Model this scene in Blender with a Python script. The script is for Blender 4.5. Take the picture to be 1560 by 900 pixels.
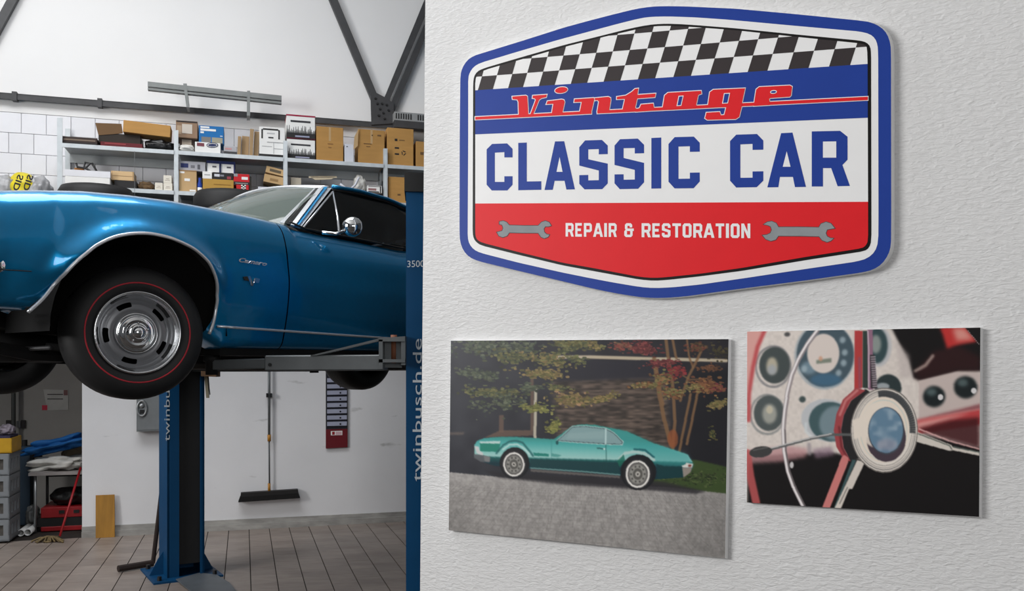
import bpy, bmesh, math, random
import numpy as np
from mathutils import Vector, Matrix
for _o in list(bpy.data.objects): bpy.data.objects.remove(_o)
S = bpy.context.scene
COL = S.collection
random.seed(7); RNG = np.random.default_rng(7)

# ------------------------------------------------------------------ camera
F, CX, HY, EYE = 1356.0, 780.0, 558.0, 1.6       # focal length in px, principal column, horizon row, eye height
cam = bpy.data.objects.new('camera', bpy.data.cameras.new('camera')); COL.objects.link(cam)
cam.data.sensor_width = 36; cam.data.lens = 36*F/1560
cam.data.shift_x = (780-CX)/1560; cam.data.shift_y = (HY-450)/1560
cam.location = (0, 0, EYE); cam.rotation_euler = (math.pi/2, 0, 0)
cam.data.clip_start = .05; cam.data.clip_end = 100
S.camera = cam
# ------------------------------------------------------------------ light
S.view_settings.view_transform = 'Standard'; S.view_settings.look = 'None'
S.view_settings.gamma = 1; S.view_settings.exposure = 0.0; S.view_settings.use_curve_mapping = False
w = bpy.data.worlds.new('world'); S.world = w; w.use_nodes = True
w.node_tree.nodes['Background'].inputs[0].default_value = (.82, .9, 1, 1)
w.node_tree.nodes['Background'].inputs[1].default_value = .6
def area(name, loc, aim, sx, sy, power, col=(1, 1, 1), spread=180):
    l = bpy.data.lights.new(name, 'AREA'); l.shape = 'RECTANGLE'; l.size = sx; l.size_y = sy
    l.energy = power; l.color = col; l.spread = math.radians(spread)
    o = bpy.data.objects.new(name, l); COL.objects.link(o); o.location = loc
    o.rotation_euler = (Vector(aim)-Vector(loc)).to_track_quat('-Z', 'Y').to_euler()
    return o
area('roof_skylight_offscreen', (-3.4, 5.2, 6.45), (-3.4, 5.4, 0), 5.2, 2.4, 230, (.97, .985, 1))
area('window_left_offscreen', (-6.95, .6, 3.4), (0, .6, 3.4), 3.4, 2.2, 500, (1, .99, .98))
area('fill_front_offscreen', (2.6, -4.45, 3.0), (2.6, 4.0, 3.0), 3.2, 2.0, 120, (1, .99, .98))  # unseen fill light added behind the camera to brighten the boards' right edges

# ------------------------------------------------------------------ helpers
def lin(c):
    c = np.asarray(c, float)
    return np.where(c <= .04045, c/12.92, ((c+.055)/1.055)**2.4)
def rgb(r, g, b): return tuple(float(v) for v in lin(np.array([r, g, b])/255.0))+(1.0,)
MATS = {}
def mat(name, col, rough=.5, metal=0., var=.10, scale=9., bump=0., bscale=60., stretch=(1, 1, 1), coat=0., alpha=1., spec=.5, rnd=0., trans=0., stain=None, world=False):
    if name in MATS: return MATS[name]
    m = bpy.data.materials.new(name); m.use_nodes = True
    nt = m.node_tree; N = nt.nodes; L = nt.links; b = N['Principled BSDF']
    c = rgb(*col)
    tc = N.new('ShaderNodeTexCoord'); mp = N.new('ShaderNodeMapping'); mp.inputs['Scale'].default_value = stretch
    tco = tc.outputs['Object']
    if world: tco = N.new('ShaderNodeNewGeometry').outputs['Position']
    L.new(tco, mp.inputs[0])
    nz = N.new('ShaderNodeTexNoise'); nz.inputs['Scale'].default_value = scale; nz.inputs['Detail'].default_value = 5
    L.new(mp.outputs[0], nz.inputs['Vector'])
    rp = N.new('ShaderNodeValToRGB')
    rp.color_ramp.elements[0].position = .3; rp.color_ramp.elements[1].position = .7
    rp.color_ramp.elements[0].color = tuple(x*(1-var) for x in c[:3])+(1,)
    rp.color_ramp.elements[1].color = tuple(min(1, x*(1+var)) for x in c[:3])+(1,)
    L.new(nz.outputs[0], rp.inputs[0]); out = rp.outputs[0]
    if stain:
        n2 = N.new('ShaderNodeTexNoise'); n2.inputs['Scale'].default_value = stain[1]; n2.inputs['Detail'].default_value = 7
        mp2 = N.new('ShaderNodeMapping'); mp2.inputs['Scale'].default_value = stain[3] if len(stain) > 3 else (1, 1, 1)
        L.new(tco, mp2.inputs[0]); L.new(mp2.outputs[0], n2.inputs['Vector'])
        r2 = N.new('ShaderNodeValToRGB'); r2.color_ramp.elements[0].position = stain[2]; r2.color_ramp.elements[1].position = stain[2]+(stain[4] if len(stain) > 4 else .12)
        L.new(n2.outputs[0], r2.inputs[0])
        mx = N.new('ShaderNodeMixRGB'); mx.inputs['Color2'].default_value = rgb(*stain[0])
        L.new(r2.outputs[0], mx.inputs['Fac']); L.new(out, mx.inputs['Color1']); out = mx.outputs[0]
    if rnd:
        oi = N.new('ShaderNodeObjectInfo'); mr = N.new('ShaderNodeMapRange')
        mr.inputs['To Min'].default_value = 1-rnd; mr.inputs['To Max'].default_value = 1+rnd
        L.new(oi.outputs['Random'], mr.inputs['Value'])
        vm = N.new('ShaderNodeVectorMath'); vm.operation = 'SCALE'; L.new(out, vm.inputs[0]); L.new(mr.outputs[0], vm.inputs['Scale'])
        out = vm.outputs[0]
    L.new(out, b.inputs['Base Color'])
    b.inputs['Roughness'].default_value = rough; b.inputs['Metallic'].default_value = metal
    b.inputs['Specular IOR Level'].default_value = spec
    if coat: b.inputs['Coat Weight'].default_value = coat; b.inputs['Coat Roughness'].default_value = .04
    if alpha < 1: b.inputs['Alpha'].default_value = alpha
    if trans: b.inputs['Transmission Weight'].default_value = trans
    if bump:
        nb = N.new('ShaderNodeTexNoise'); nb.inputs['Scale'].default_value = bscale; nb.inputs['Detail'].default_value = 6
        L.new(mp.outputs[0], nb.inputs['Vector'])
        bp = N.new('ShaderNodeBump'); bp.inputs['Strength'].default_value = bump; bp.inputs['Distance'].default_value = .01
        L.new(nb.outputs[0], bp.inputs['Height']); L.new(bp.outputs[0], b.inputs['Normal'])
    MATS[name] = m
    return m
def mk(name, verts, faces, m, parent=None, smooth=False, local=False, recenter=True):
    """one mesh object; verts are world points unless local (then in the parent's own axes)"""
    V = [tuple(v) for v in verts]; loc = Vector((0, 0, 0))
    if parent is not None and not local:
        p = parent
        while p is not None:
            loc = loc+Vector(p.location); p = p.parent
        V = [tuple(Vector(v)-loc) for v in V]; loc = Vector((0, 0, 0))
    elif parent is None and recenter:
        a = np.array(V); loc = Vector(((a[:, 0].min()+a[:, 0].max())/2, (a[:, 1].min()+a[:, 1].max())/2, a[:, 2].min()))
        V = [tuple(Vector(v)-loc) for v in V]
    me = bpy.data.meshes.new(name); me.from_pydata(V, [], [list(f) for f in faces])
    if smooth: me.polygons.foreach_set('use_smooth', [True]*len(me.polygons))
    me.materials.append(m); me.update()
    o = bpy.data.objects.new(name, me); COL.objects.link(o); o.location = loc
    if parent is not None: o.parent = parent
    return o
def tag(o, label=None, cat=None, group=None, kind=None):
    if label: o['label'] = label
    if cat: o['category'] = cat
    if group: o['group'] = group
    if kind: o['kind'] = kind
    return o
def thing(name, loc, label, cat, group=None, rz=0):
    o = bpy.data.objects.new(name, None); COL.objects.link(o); o.location = loc; o.rotation_euler = (0, 0, rz)
    o.empty_display_size = .1
    return tag(o, label, cat, group)
def fixn(o):
    bm = bmesh.new(); bm.from_mesh(o.data); bmesh.ops.recalc_face_normals(bm, faces=bm.faces); bm.to_mesh(o.data); bm.free(); return o
BOXF = [(0, 3, 2, 1), (4, 5, 6, 7), (0, 1, 5, 4), (1, 2, 6, 5), (2, 3, 7, 6), (3, 0, 4, 7)]
def boxv(x0, x1, y0, y1, z0, z1):
    return [(x0, y0, z0), (x1, y0, z0), (x1, y1, z0), (x0, y1, z0), (x0, y0, z1), (x1, y0, z1), (x1, y1, z1), (x0, y1, z1)]
class MB:
    """collects pieces of ONE part"""
    def __init__(s): s.v = []; s.f = []
    def add(s, v, f):
        n = len(s.v); s.v += [tuple(p) for p in v]; s.f += [tuple(i+n for i in q) for q in f]; return s
    def box(s, *a): return s.add(boxv(*a), BOXF)
    def hexa(s, p8): return s.add(p8, BOXF)
    def tube(s, pts, r, n=8, cap=True, closed=False):
        pts = [Vector(p) for p in pts]; rr = r if hasattr(r, '__len__') else [r]*len(pts)
        V = []; K = len(pts); up = None
        for i, p in enumerate(pts):
            if closed: t = pts[(i+1) % K]-pts[i-1]
            else: t = pts[min(i+1, K-1)]-pts[max(i-1, 0)]
            t.normalize()
            if up is None:
                up = Vector((0, 0, 1)) if abs(t.z) < .9 else Vector((1, 0, 0))
            a = t.cross(up).normalized(); b = a.cross(t).normalized(); up = b
            for k in range(n):
                g = 2*math.pi*k/n; V.append(p+(a*math.cos(g)+b*math.sin(g))*rr[i])
        Fq = []
        for i in range(K if closed else K-1):
            j = (i+1) % K
            for k in range(n): Fq.append((i*n+k, i*n+(k+1) % n, j*n+(k+1) % n, j*n+k))
        if cap and not closed: Fq += [tuple(range(n))[::-1], tuple((K-1)*n+k for k in range(n))]
        return s.add(V, Fq)
    def lathe(s, prof, c, ax, n=32, closed=False):
        """prof: (radius, along axis) pairs"""
        c = Vector(c); ax = Vector(ax).normalized(); a = ax.orthogonal().normalized(); b = ax.cross(a)
        V = []
        for r, h in prof:
            for k in range(n):
                g = 2*math.pi*k/n; V.append(c+ax*h+(a*math.cos(g)+b*math.sin(g))*r)
        K = len(prof); Fq = []
        for i in range(K if closed else K-1):
            j = (i+1) % K
            for k in range(n): Fq.append((i*n+k, i*n+(k+1) % n, j*n+(k+1) % n, j*n+k))
        return s.add(V, Fq)
    def prism(s, front, back):
        n = len(front); s.add(list(front)+list(back), [tuple(range(n)), tuple(range(2*n-1, n-1, -1))]+[(i, i+n, (i+1) % n+n, (i+1) % n) for i in range(n)]); return s
    def build(s, name, m, parent=None, smooth=False, local=False):
        return fixn(mk(name, s.v, s.f, m, parent, smooth, local))
def bevel(o, w=.004, seg=1):
    bm = bmesh.new(); bm.from_mesh(o.data)
    bmesh.ops.bevel(bm, geom=list(bm.edges), offset=w, segments=seg, affect='EDGES', profile=.6, clamp_overlap=True)
    bm.to_mesh(o.data); bm.free(); return o
def ray(x, y): return Vector(((x-CX)/F, 1.0, (HY-y)/F))
class Plane:
    """vertical plane: origin point, direction along it, normal towards the viewer"""
    def __init__(s, Q, d):
        s.Q = Vector((Q[0], Q[1], 0)); s.d = Vector((d[0], d[1], 0)).normalized(); s.n = Vector((s.d.y, -s.d.x, 0))
    def px(s, x, y, off=0.):
        r = ray(x, y); t = (s.Q+s.n*off).dot(s.n)/r.dot(s.n); p = r*t; return Vector((p.x, p.y, p.z+EYE))
    def at(s, a, z, off=0.):
        p = s.Q+s.d*a+s.n*off; return Vector((p.x, p.y, z))
    def sz(s, x, y, off=0.):
        p = s.px(x, y, off); return (Vector((p.x, p.y, 0))-s.Q).dot(s.d), p.z
    def box(s, a0, a1, z0, z1, o0, o1):
        return [s.at(a0, z0, o1), s.at(a1, z0, o1), s.at(a1, z0, o0), s.at(a0, z0, o0), s.at(a0, z1, o1), s.at(a1, z1, o1), s.at(a1, z1, o0), s.at(a0, z1, o0)]
def wallside(n): return n
_a = math.atan(F/4500.); _D0 = EYE*F/(812-HY)
BACK = Plane(((250-CX)/F*_D0, _D0), (math.cos(_a), math.sin(_a)))       # the workshop's back wall
_D1 = 4.3
SIGNW = Plane(((645-CX)/F*_D1, _D1), (2780, -F))                         # the white rendered partition
def floorpx(x, y, z=0.):
    r = ray(x, y); t = (z-EYE)/r.z; return Vector((r.x*t, r.y*t, z))
def depthpx(x, y, D):
    r = ray(x, y)*D; return Vector((r.x, r.y, r.z+EYE))
_txt = {}
def textmesh(s, size=1.0, shear=0., bold=0.):
    c = bpy.data.curves.new('t', 'FONT'); c.body = s; c.size = size; c.shear = shear; c.offset = bold; c.resolution_u = 3
    o = bpy.data.objects.new('t', c); COL.objects.link(o); bpy.context.view_layer.update()
    dg = bpy.context.evaluated_depsgraph_get(); me = bpy.data.meshes.new_from_object(o.evaluated_get(dg))
    V = np.array([v.co[:] for v in me.vertices]); Fc = [tuple(p.vertices) for p in me.polygons]
    bpy.data.objects.remove(o); bpy.data.curves.remove(c); bpy.data.meshes.remove(me)
    return V, Fc
def textquad(name, s, P00, P10, P01, m, parent, shear=0., bold=0., lift=Vector((0, 0, 0)), fit=True):
    """flat lettering laid in the parallelogram P00 (start of baseline), P10 (end), P01 (cap height above start)"""
    V, Fc = textmesh(s, 1, shear, bold); x0, x1 = V[:, 0].min(), V[:, 0].max(); y1 = .73
    P00, P10, P01 = Vector(P00), Vector(P10), Vector(P01)
    W = [P00+(P10-P00)*((v[0]-x0)/(x1-x0))+(P01-P00)*(v[1]/y1)+lift for v in V]
    return mk(name, W, Fc, m, parent)

# ================================================================== STRUCTURE
m_render = bpy.data.materials.new('white_render_plaster'); m_render.use_nodes = True
def _plaster():
    nt = m_render.node_tree; N = nt.nodes; L = nt.links; b = N['Principled BSDF']
    tc = N.new('ShaderNodeTexCoord'); mp = N.new('ShaderNodeMapping'); mp.inputs['Rotation'].default_value = (0, 0, math.atan2(F, 2780))
    L.new(tc.outputs['Object'], mp.inputs[0])
    m2 = N.new('ShaderNodeMapping'); m2.inputs['Scale'].default_value = (20, 20, 56); m2.inputs['Rotation'].default_value = (0, .12, 0); L.new(mp.outputs[0], m2.inputs[0])
    n1 = N.new('ShaderNodeTexNoise'); n1.inputs['Scale'].default_value = 1.5; n1.inputs['Detail'].default_value = 5; n1.inputs['Distortion'].default_value = .8
    L.new(m2.outputs[0], n1.inputs['Vector'])
    n2 = N.new('ShaderNodeTexNoise'); n2.inputs['Scale'].default_value = 55; n2.inputs['Detail'].default_value = 3; L.new(mp.outputs[0], n2.inputs['Vector'])
    mx = N.new('ShaderNodeMath'); mx.operation = 'MULTIPLY_ADD'; mx.inputs[1].default_value = .25
    L.new(n2.outputs[0], mx.inputs[0]); L.new(n1.outputs[0], mx.inputs[2])
    bp = N.new('ShaderNodeBump'); bp.inputs['Strength'].default_value = .52; bp.inputs['Distance'].default_value = .012
    L.new(mx.outputs[0], bp.inputs['Height']); L.new(bp.outputs[0], b.inputs['Normal'])
    rp = N.new('ShaderNodeValToRGB'); rp.color_ramp.elements[0].color = rgb(217, 217, 217); rp.color_ramp.elements[1].color = rgb(232, 232, 232)
    L.new(n1.outputs[0], rp.inputs[0]); L.new(rp.outputs[0], b.inputs['Base Color']); b.inputs['Roughness'].default_value = .85
    b.inputs['Specular IOR Level'].default_value = .2
_plaster()
m_wall = mat('painted_wall', (226, 226, 228), .8, var=.03, scale=2, bump=.08, bscale=25, stain=((172, 172, 170), 4.2, .69, (.8, .8, 2.6)))
m_upper = mat('upper_wall_paint', (236, 235, 234), .85, var=.02, scale=1.2)
m_block = mat('white_block', (232, 232, 236), .8, var=.03, scale=6, rnd=.03, bump=.08)
m_mortar = mat('mortar', (150, 150, 152), .9)
m_grout = mat('floor_grout', (44, 38, 34), .9, var=.2)
m_tile = mat('floor_tile', (148, 136, 128), .42, var=.10, scale=7, rnd=.10, stretch=(1, 2.4, 1), stain=((122, 110, 103), 2.0, .48, (1, 2, 1), .3), world=True)
m_conc = mat('grey_concrete', (96, 98, 100), .9, var=.1, scale=2)
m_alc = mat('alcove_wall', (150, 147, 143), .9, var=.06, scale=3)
m_steel = mat('dark_painted_steel', (62, 62, 64), .5, var=.15, scale=12)
m_galv = mat('galvanised_steel', (205, 211, 214), .4, metal=.25, var=.08, scale=14)
m_alu = mat('aluminium', (160, 163, 164), .35, metal=.6, var=.05)
m_black = mat('black_plastic', (20, 20, 21), .5, var=.2)
m_rubber = mat('tyre_rubber', (26, 26, 27), .62, var=.12, scale=20, bump=.05)
m_white = mat('white_plastic', (228, 228, 226), .5, var=.03)
m_card = mat('cardboard', (176, 132, 72), .85, var=.07, scale=5, stretch=(1, 1, 6), rnd=.10)
m_card2 = mat('pale_cardboard', (188, 156, 112), .85, var=.07, scale=5, rnd=.08)
m_bright = mat('bright_trim', (222, 225, 229), .22, metal=.55, var=.01)
m_chrome = mat('chrome', (226, 228, 230), .08, metal=1., var=.01)
m_yellow = mat('yellow_plastic', (196, 150, 20), .5)
m_red = mat('red_paint', (150, 18, 26), .45)
m_ink = mat('black_print', (28, 27, 28), .7, var=.05)
m_paper = mat('white_card', (232, 231, 228), .75, var=.03)

def struct(name, verts, faces, m): return tag(mk(name, verts, faces, m, recenter=False), kind='structure')
B = BACK
fl = MB(); fl.box(-7, 7, -4.5, 13, -.12, -.008)
floor = tag(fl.build('floor', m_grout), kind='structure')
# floor tiles: columns run square to the back wall
TW, TL = .1905, .29
tb = MB(); tb.box(-TW/2+.0035, TW/2-.0035, -TL/2+.0012, TL/2-.0012, 0, .008)
tile0 = None
th_ = MB(); th_.box(-TW/2+.0035, TW/2-.0035, -TL/4+.0012, TL/4-.0012, 0, .008); half0 = None
for i in range(-13, 15):
    for j in range(0, 10):
        a = (i+.5)*TW+.02; o = .02+(j+.5)*TL+(.5*TL if i % 2 else 0)
        p = B.at(a, -.008, o)
        if j == 0 and i % 2 and -70 < CX+F*p.x/p.y < 700:
            if half0 is None: half0 = mk('tile', th_.v, th_.f, m_tile, floor, local=True); t = half0
            else: t = half0.copy(); COL.objects.link(t)
            t.parent = floor; t.location = B.at(a, -.008, .02+TL/4)-floor.location; t.rotation_euler = (0, 0, math.atan2(B.d.y, B.d.x))
        X = CX+F*p.x/p.y; Yp = HY+F*EYE/p.y
        if not (-70 < X < 700 and Yp < 945): continue
        if tile0 is None:
            tile0 = mk('tile', tb.v, tb.f, m_tile, floor, local=True); t = tile0
        else:
            t = tile0.copy(); COL.objects.link(t)
        t.parent = floor; t.location = p-floor.location; t.rotation_euler = (0, 0, math.atan2(B.d.y, B.d.x))
# the rest of the floor, plain screed
SL = B.sz(125, 700)[0]           # left end of the low white wall
wb = MB()
wb.hexa(B.box(SL, 7, 0, 2.32, -.22, 0)); wb.hexa(B.box(-4.2, 7, 2.32, 3.93, -.22, -.004)); wb.hexa(B.box(-4.2, -2.9, 0, 2.32, -.22, 0))
wall = tag(wb.build('wall_back', m_wall), kind='structure')
ub = MB(); ub.hexa(B.box(-4.2, 7, 3.93, 6.5, -.22, .012)); tag(ub.build('wall_upper', m_upper), kind='structure')
bb = MB(); bb.hexa(B.box(SL, 7, 0, .055, 0, .035)); bb.hexa(B.box(SL, 7, .055, .10, 0, .016))
tag(bb.build('baseboard_back', mat('plinth', (158, 156, 152), .8, var=.25, scale=6, stretch=(1, 1, 3))), kind='structure')
# white blocks of the wall behind the shelving
BWI, BHE = .2075, .187
blk = None
for r in range(5):
    for c in range(-1, 20):
        a0 = -1.64+c*BWI+(BWI/2 if r % 2 else 0); z0 = 3.927-(r+1)*BHE
        if blk is None:
            q = MB(); q.box(.002, BWI-.002, -.014, 0, .002, BHE-.002); blk = mk('block', q.v, q.f, m_block, wall, local=True); bevel(blk, .003); t = blk
        else: t = blk.copy(); COL.objects.link(t)
        t.parent = wall; t.location = B.at(a0, z0, -.003)-wall.location; t.rotation_euler = (0, 0, math.atan2(B.d.y, B.d.x))
# alcove behind the opening on the left
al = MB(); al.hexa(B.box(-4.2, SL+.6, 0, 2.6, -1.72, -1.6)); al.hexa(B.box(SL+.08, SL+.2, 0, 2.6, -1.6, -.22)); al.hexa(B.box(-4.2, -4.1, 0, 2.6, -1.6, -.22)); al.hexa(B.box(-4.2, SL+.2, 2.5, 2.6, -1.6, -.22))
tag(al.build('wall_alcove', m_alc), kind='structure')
for nm, bx, mm in [('wall_left', (-7.1, -7, -4.5, 9.5, 0, 6.5), m_conc), ('wall_right', (6.0, 6.1, -4.5, 12, 0, 6.5), m_conc), ('wall_front', (-7, 6, -4.6, -4.5, 0, 6.5), m_conc)]:
    q = MB(); q.box(*bx); tag(q.build(nm, mm), kind='structure')
q = MB(); q.box(-7.1, 6.1, -4.6, 12, 6.5, 6.6); tag(q.build('ceiling', m_upper), kind='structure')
# the white rendered partition carrying the sign
P = SIGNW
zt = 4.6
def edge(z):      # its free edge leans very slightly
    Dp = _D1; y = HY-(z-EYE)*F/Dp; return P.px(648-8*y/900., y)
e0, e1 = edge(0), edge(zt); far0, far1 = P.at(3.6, 0), P.at(3.6, zt); bk = -P.n*.14
wp = MB(); wp.prism([e0, far0, far1, e1], [v+bk for v in (e0, far0, far1, e1)])
tag(wp.build('wall_partition', m_render), kind='structure')

# ------------------------------------------------------------------ roof truss on the wall
OFF = .075
tr = thing('roof_truss', B.at(.5, 4.1, OFF), 'dark grey steel roof truss with bolted gusset plate across the white wall', 'truss')
def strip(pts, th, name, parent, m, off=OFF):
    q = MB(); fr = [B.px(x, y, off) for x, y in pts]; q.prism(fr, [v-B.n*th for v in fr]); return q.build(name, m, parent)
ch = MB(); ch.hexa(B.box(-3.2, 5.5, 4.075, 4.085, .014, OFF)); ch.hexa(B.box(-3.2, 5.5, 4.03, 4.085, OFF-.008, OFF))
ch.build('chord', m_steel, tr)
strip([(435, -160), (448, -160), (578, 152), (566, 152)], .05, 'diagonal', tr, m_steel, OFF-.003)
strip([(704, -140), (714, -132), (594, 152), (585, 150)], .02, 'diagonal', tr, m_steel, OFF+.012)
strip([(722, -140), (730, -140), (602, 168), (591, 168)], .02, 'diagonal', tr, m_steel, OFF-.003)
strip([(96, -160), (112, -160), (-55, 150), (-55, 120)], .05, 'diagonal', tr, m_steel, OFF-.003)
g = strip([(564.5, 141), (569, 139), (592, 151), (600, 158), (600, 188), (566, 190), (565, 165)], .012, 'gusset_plate', tr, m_steel, OFF+.014)
for x, y in [(572, 150), (575, 158), (579, 166), (584, 172), (582, 158), (589, 160), (592, 168), (577, 176), (586, 181)]:
    q = MB(); q.lathe([(0, .011), (.011, .011), (.013, 0)], B.px(x, y, OFF+.014), B.n, 6); q.build('bolt', m_black, tr)
for x, y in [(22, 137), (152, 148)]:
    q = MB(); a, z = B.sz(x, y, OFF); q.hexa(B.box(a-.02, a+.02, 4.02, 4.10, .02, OFF+.012)); q.build('splice_plate', m_steel, tr)
# slotted rail lying on the beam, right end
sr = thing('slotted_rail', B.px(615, 190, .2), 'short pale grey slotted rail on the dark beam beside the gusset', 'rail')
a0, z0 = B.sz(601, 189, .2); a1, z1 = B.sz(660, 178, .2)
zt0 = 4.087
q = MB(); q.hexa(B.box(a0, a1, zt0, zt0+.085, .09, .2)); q.build('body', mat('dull_rail', (148, 150, 150), .6), sr)
q = MB(); q.hexa(B.box(a0, a1, zt0-.07, zt0, .09, .2)); q.build('shelf_lip', m_steel, sr)
for k in range(16):
    a = a0+.012+k*(a1-a0)/16
    if k in (7, 8): continue
    q = MB(); q.hexa(B.box(a, a+.012, zt0+.015, zt0+.07, .199, .203)); q.build('slot', m_black, sr)
m_railg = mat('rail_grey', (124, 127, 126), .45, metal=.3)
# aluminium rail on two hangers
rl = thing('aluminium_rail', B.px(328, 150, .3), 'long double aluminium rail hung on two brackets from the beam', 'rail')
for dy, h in ((0, 7.5), (9.5, 3)):
    strip([(225, 124+dy), (429, 145.5+dy), (429, 145.5+dy+h), (225, 124+dy+h)], .05, 'profile', rl, m_railg, .3)
for x in (283, 379):
    y = 124+(x-225)*.105
    strip([(x-4, y-3), (x+1.5, y-3), (x+5, y+33), (x+1, y+33)] if x < 300 else [(x-2.5, y-2), (x+2, y-2), (x+2, y+36), (x-3, y+36)], .17, 'bracket', rl, m_railg, .305)

# ================================================================== SIGN ON THE PARTITION
m_sw = mat('sign_white', (240, 240, 240), .5, spec=.22, var=.01); m_sb = mat('sign_blue', (30, 62, 150), .5, spec=.22, var=.02)
m_sr = mat('sign_red', (226, 32, 40), .5, spec=.22, var=.02); m_sk = mat('sign_black', (14, 12, 12), .5, spec=.22, var=.02)
m_sd = mat('sign_charcoal', (56, 50, 51), .5, spec=.22, var=.03); m_sg = mat('sign_grey', (146, 152, 155), .5, spec=.05, var=.08, scale=14)
m_so = mat('sign_outline_grey', (84, 74, 76), .5, spec=.05)
TH = .034
sign = thing('wall_sign', P.px(1030, 455, 0), 'blue bordered shield sign reading Vintage Classic Car Repair and Restoration on the white wall', 'sign')
OUTER = [(700.3, 210), (701.3, 115), (704.2, 103.3), (711.7, 91.7), (721.7, 85), (735, 80.8), (800, 60.8), (860, 41.7), (903, 30), (943.3, 19.7), (968, 13.7), (990, 10.3), (1010, 9.3), (1043, 9.7), (1120, 13.2), (1210, 21.3), (1310, 31.3), (1326.7, 33.8), (1341.7, 40.8), (1351.7, 51.7), (1356.7, 66.7), (1357.5, 83), (1357.8, 330), (1357.5, 373.3), (1353.3, 388.3), (1343.3, 402.5), (1330, 410.8), (1313.3, 415), (1230, 426.7), (1130, 439.5), (1066.7, 448.3), (1041.7, 451.7), (1008, 454), (983, 453.3), (966.7, 451.3), (933, 445.8), (900, 438.7), (856.7, 428.3), (790, 412.5), (728, 397.5), (715, 391.7), (705.8, 381.7), (700.8, 368), (700, 353)]
BLUEIN = [(713.3, 210), (713.3, 118), (715.8, 110), (721.7, 101.7), (731.7, 95.8), (790, 78.3), (850, 60.8), (943, 35.8), (976.7, 27.5), (993, 25.5), (1018, 25), (1060, 26.5), (1110, 30), (1210, 39.2), (1310, 48), (1325, 51.7), (1333, 58.3), (1337, 68.3), (1337.8, 83), (1338.3, 330), (1338, 368.3), (1333, 383.3), (1321.7, 393.3), (1305, 398.3), (1230, 409.2), (1130, 424.2), (1066.7, 433.3), (1025, 437.5), (996.7, 438.8), (975, 437), (933, 430), (900, 423.7), (856.7, 415), (790, 400), (731.7, 385), (721.7, 380), (715, 371.7), (712.5, 361.7)]
BLKOUT = [(720.5, 210), (720.8, 126.7), (722, 116.7), (726.7, 109), (736.7, 104), (790, 88.3), (860, 68.3), (926.7, 51.7), (960, 43.3), (986.7, 38), (1006.7, 36.2), (1026.7, 36.2), (1060, 38.2), (1120, 43), (1210, 52.2), (1310, 61.7), (1320, 64.5), (1325.8, 70.8), (1327, 81.7), (1327.5, 330), (1327.5, 366.7), (1324, 377.5), (1316.7, 382.5), (1230, 395.8), (1130, 412.5), (1066.7, 420.8), (1016.7, 426.3), (996.7, 427.5), (975, 425.8), (900, 412), (856.7, 404), (790, 388), (733, 373.7), (725.8, 369), (721.7, 363.3), (720, 355)]
FIELD = [(724, 210), (724, 121.7), (727.5, 112.5), (738, 106.7), (790, 91.7), (860, 71.5), (926.7, 54.5), (986.7, 41), (1006.7, 39.5), (1026.7, 39.5), (1060, 41.5), (1120, 46), (1210, 55.8), (1308, 65.8), (1318, 67.8), (1321, 73), (1321.7, 96.7), (1322.5, 330), (1322.5, 366.7), (1319, 374), (1313, 378), (1230, 390.8), (1130, 408), (1066.7, 416.7), (1016.7, 421.9), (996.7, 423.3), (975, 421.7), (900, 407.5), (856.7, 400), (790, 383.8), (735, 369.7), (727.5, 365.8), (724.5, 360), (724, 352)]
def smoothpoly(p, it=1):
    for _ in range(it):
        q = []
        for i in range(len(p)):
            a, b = p[i], p[(i+1) % len(p)]; L = math.hypot(b[0]-a[0], b[1]-a[1])
            if L > 40: q += [a, b] if False else [(a[0]+(b[0]-a[0])*6/L, a[1]+(b[1]-a[1])*6/L), (b[0]-(b[0]-a[0])*6/L, b[1]-(b[1]-a[1])*6/L)]
            else: q += [(.75*a[0]+.25*b[0], .75*a[1]+.25*b[1]), (.25*a[0]+.75*b[0], .25*a[1]+.75*b[1])]
        p = q
    return p
OUTER, BLUEIN, BLKOUT, FIELD = [smoothpoly(p) for p in (OUTER, BLUEIN, BLKOUT, FIELD)]
LIFT = .0006
def flat(pts, m, layer, name, parent=sign, base=TH):
    """a flat printed or cut piece lying on the sign's face"""
    off = base+LIFT*layer; bm = bmesh.new()
    vs = [bm.verts.new(P.px(x, y, off)-parent.location) for x, y in pts]; f = bm.faces.new(vs); f.normal_update()
    if f.normal.dot(P.n) < 0: f.normal_flip()
    bmesh.ops.triangulate(bm, faces=[f]); me = bpy.data.meshes.new(name); bm.to_mesh(me); bm.free(); me.materials.append(m)
    o = bpy.data.objects.new(name, me); COL.objects.link(o); o.parent = parent; return o
def grow(pts, d):
    n = len(pts); ar = sum(pts[i][0]*pts[(i+1) % n][1]-pts[(i+1) % n][0]*pts[i][1] for i in range(n)); sg = 1 if ar > 0 else -1; out = []
    for i in range(n):
        a, b, c = pts[i-1], pts[i], pts[(i+1) % n]
        e1 = (b[0]-a[0], b[1]-a[1]); e2 = (c[0]-b[0], c[1]-b[1]); l1 = math.hypot(*e1) or 1; l2 = math.hypot(*e2) or 1
        n1 = (e1[1]/l1*sg, -e1[0]/l1*sg); n2 = (e2[1]/l2*sg, -e2[0]/l2*sg); k = 1+n1[0]*n2[0]+n1[1]*n2[1]; k = max(k, .35)
        out.append((b[0]+d*(n1[0]+n2[0])/k, b[1]+d*(n1[1]+n2[1])/k))
    return out
def clip(poly, fn):
    """keep the side of the polygon where fn >= 0"""
    out = []
    for i in range(len(poly)):
        a, b = poly[i], poly[(i+1) % len(poly)]; fa, fb = fn(a), fn(b)
        if fa >= 0: out.append(a)
        if (fa >= 0) != (fb >= 0):
            t = fa/(fa-fb); out.append((a[0]+(b[0]-a[0])*t, a[1]+(b[1]-a[1])*t))
    return out
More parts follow.
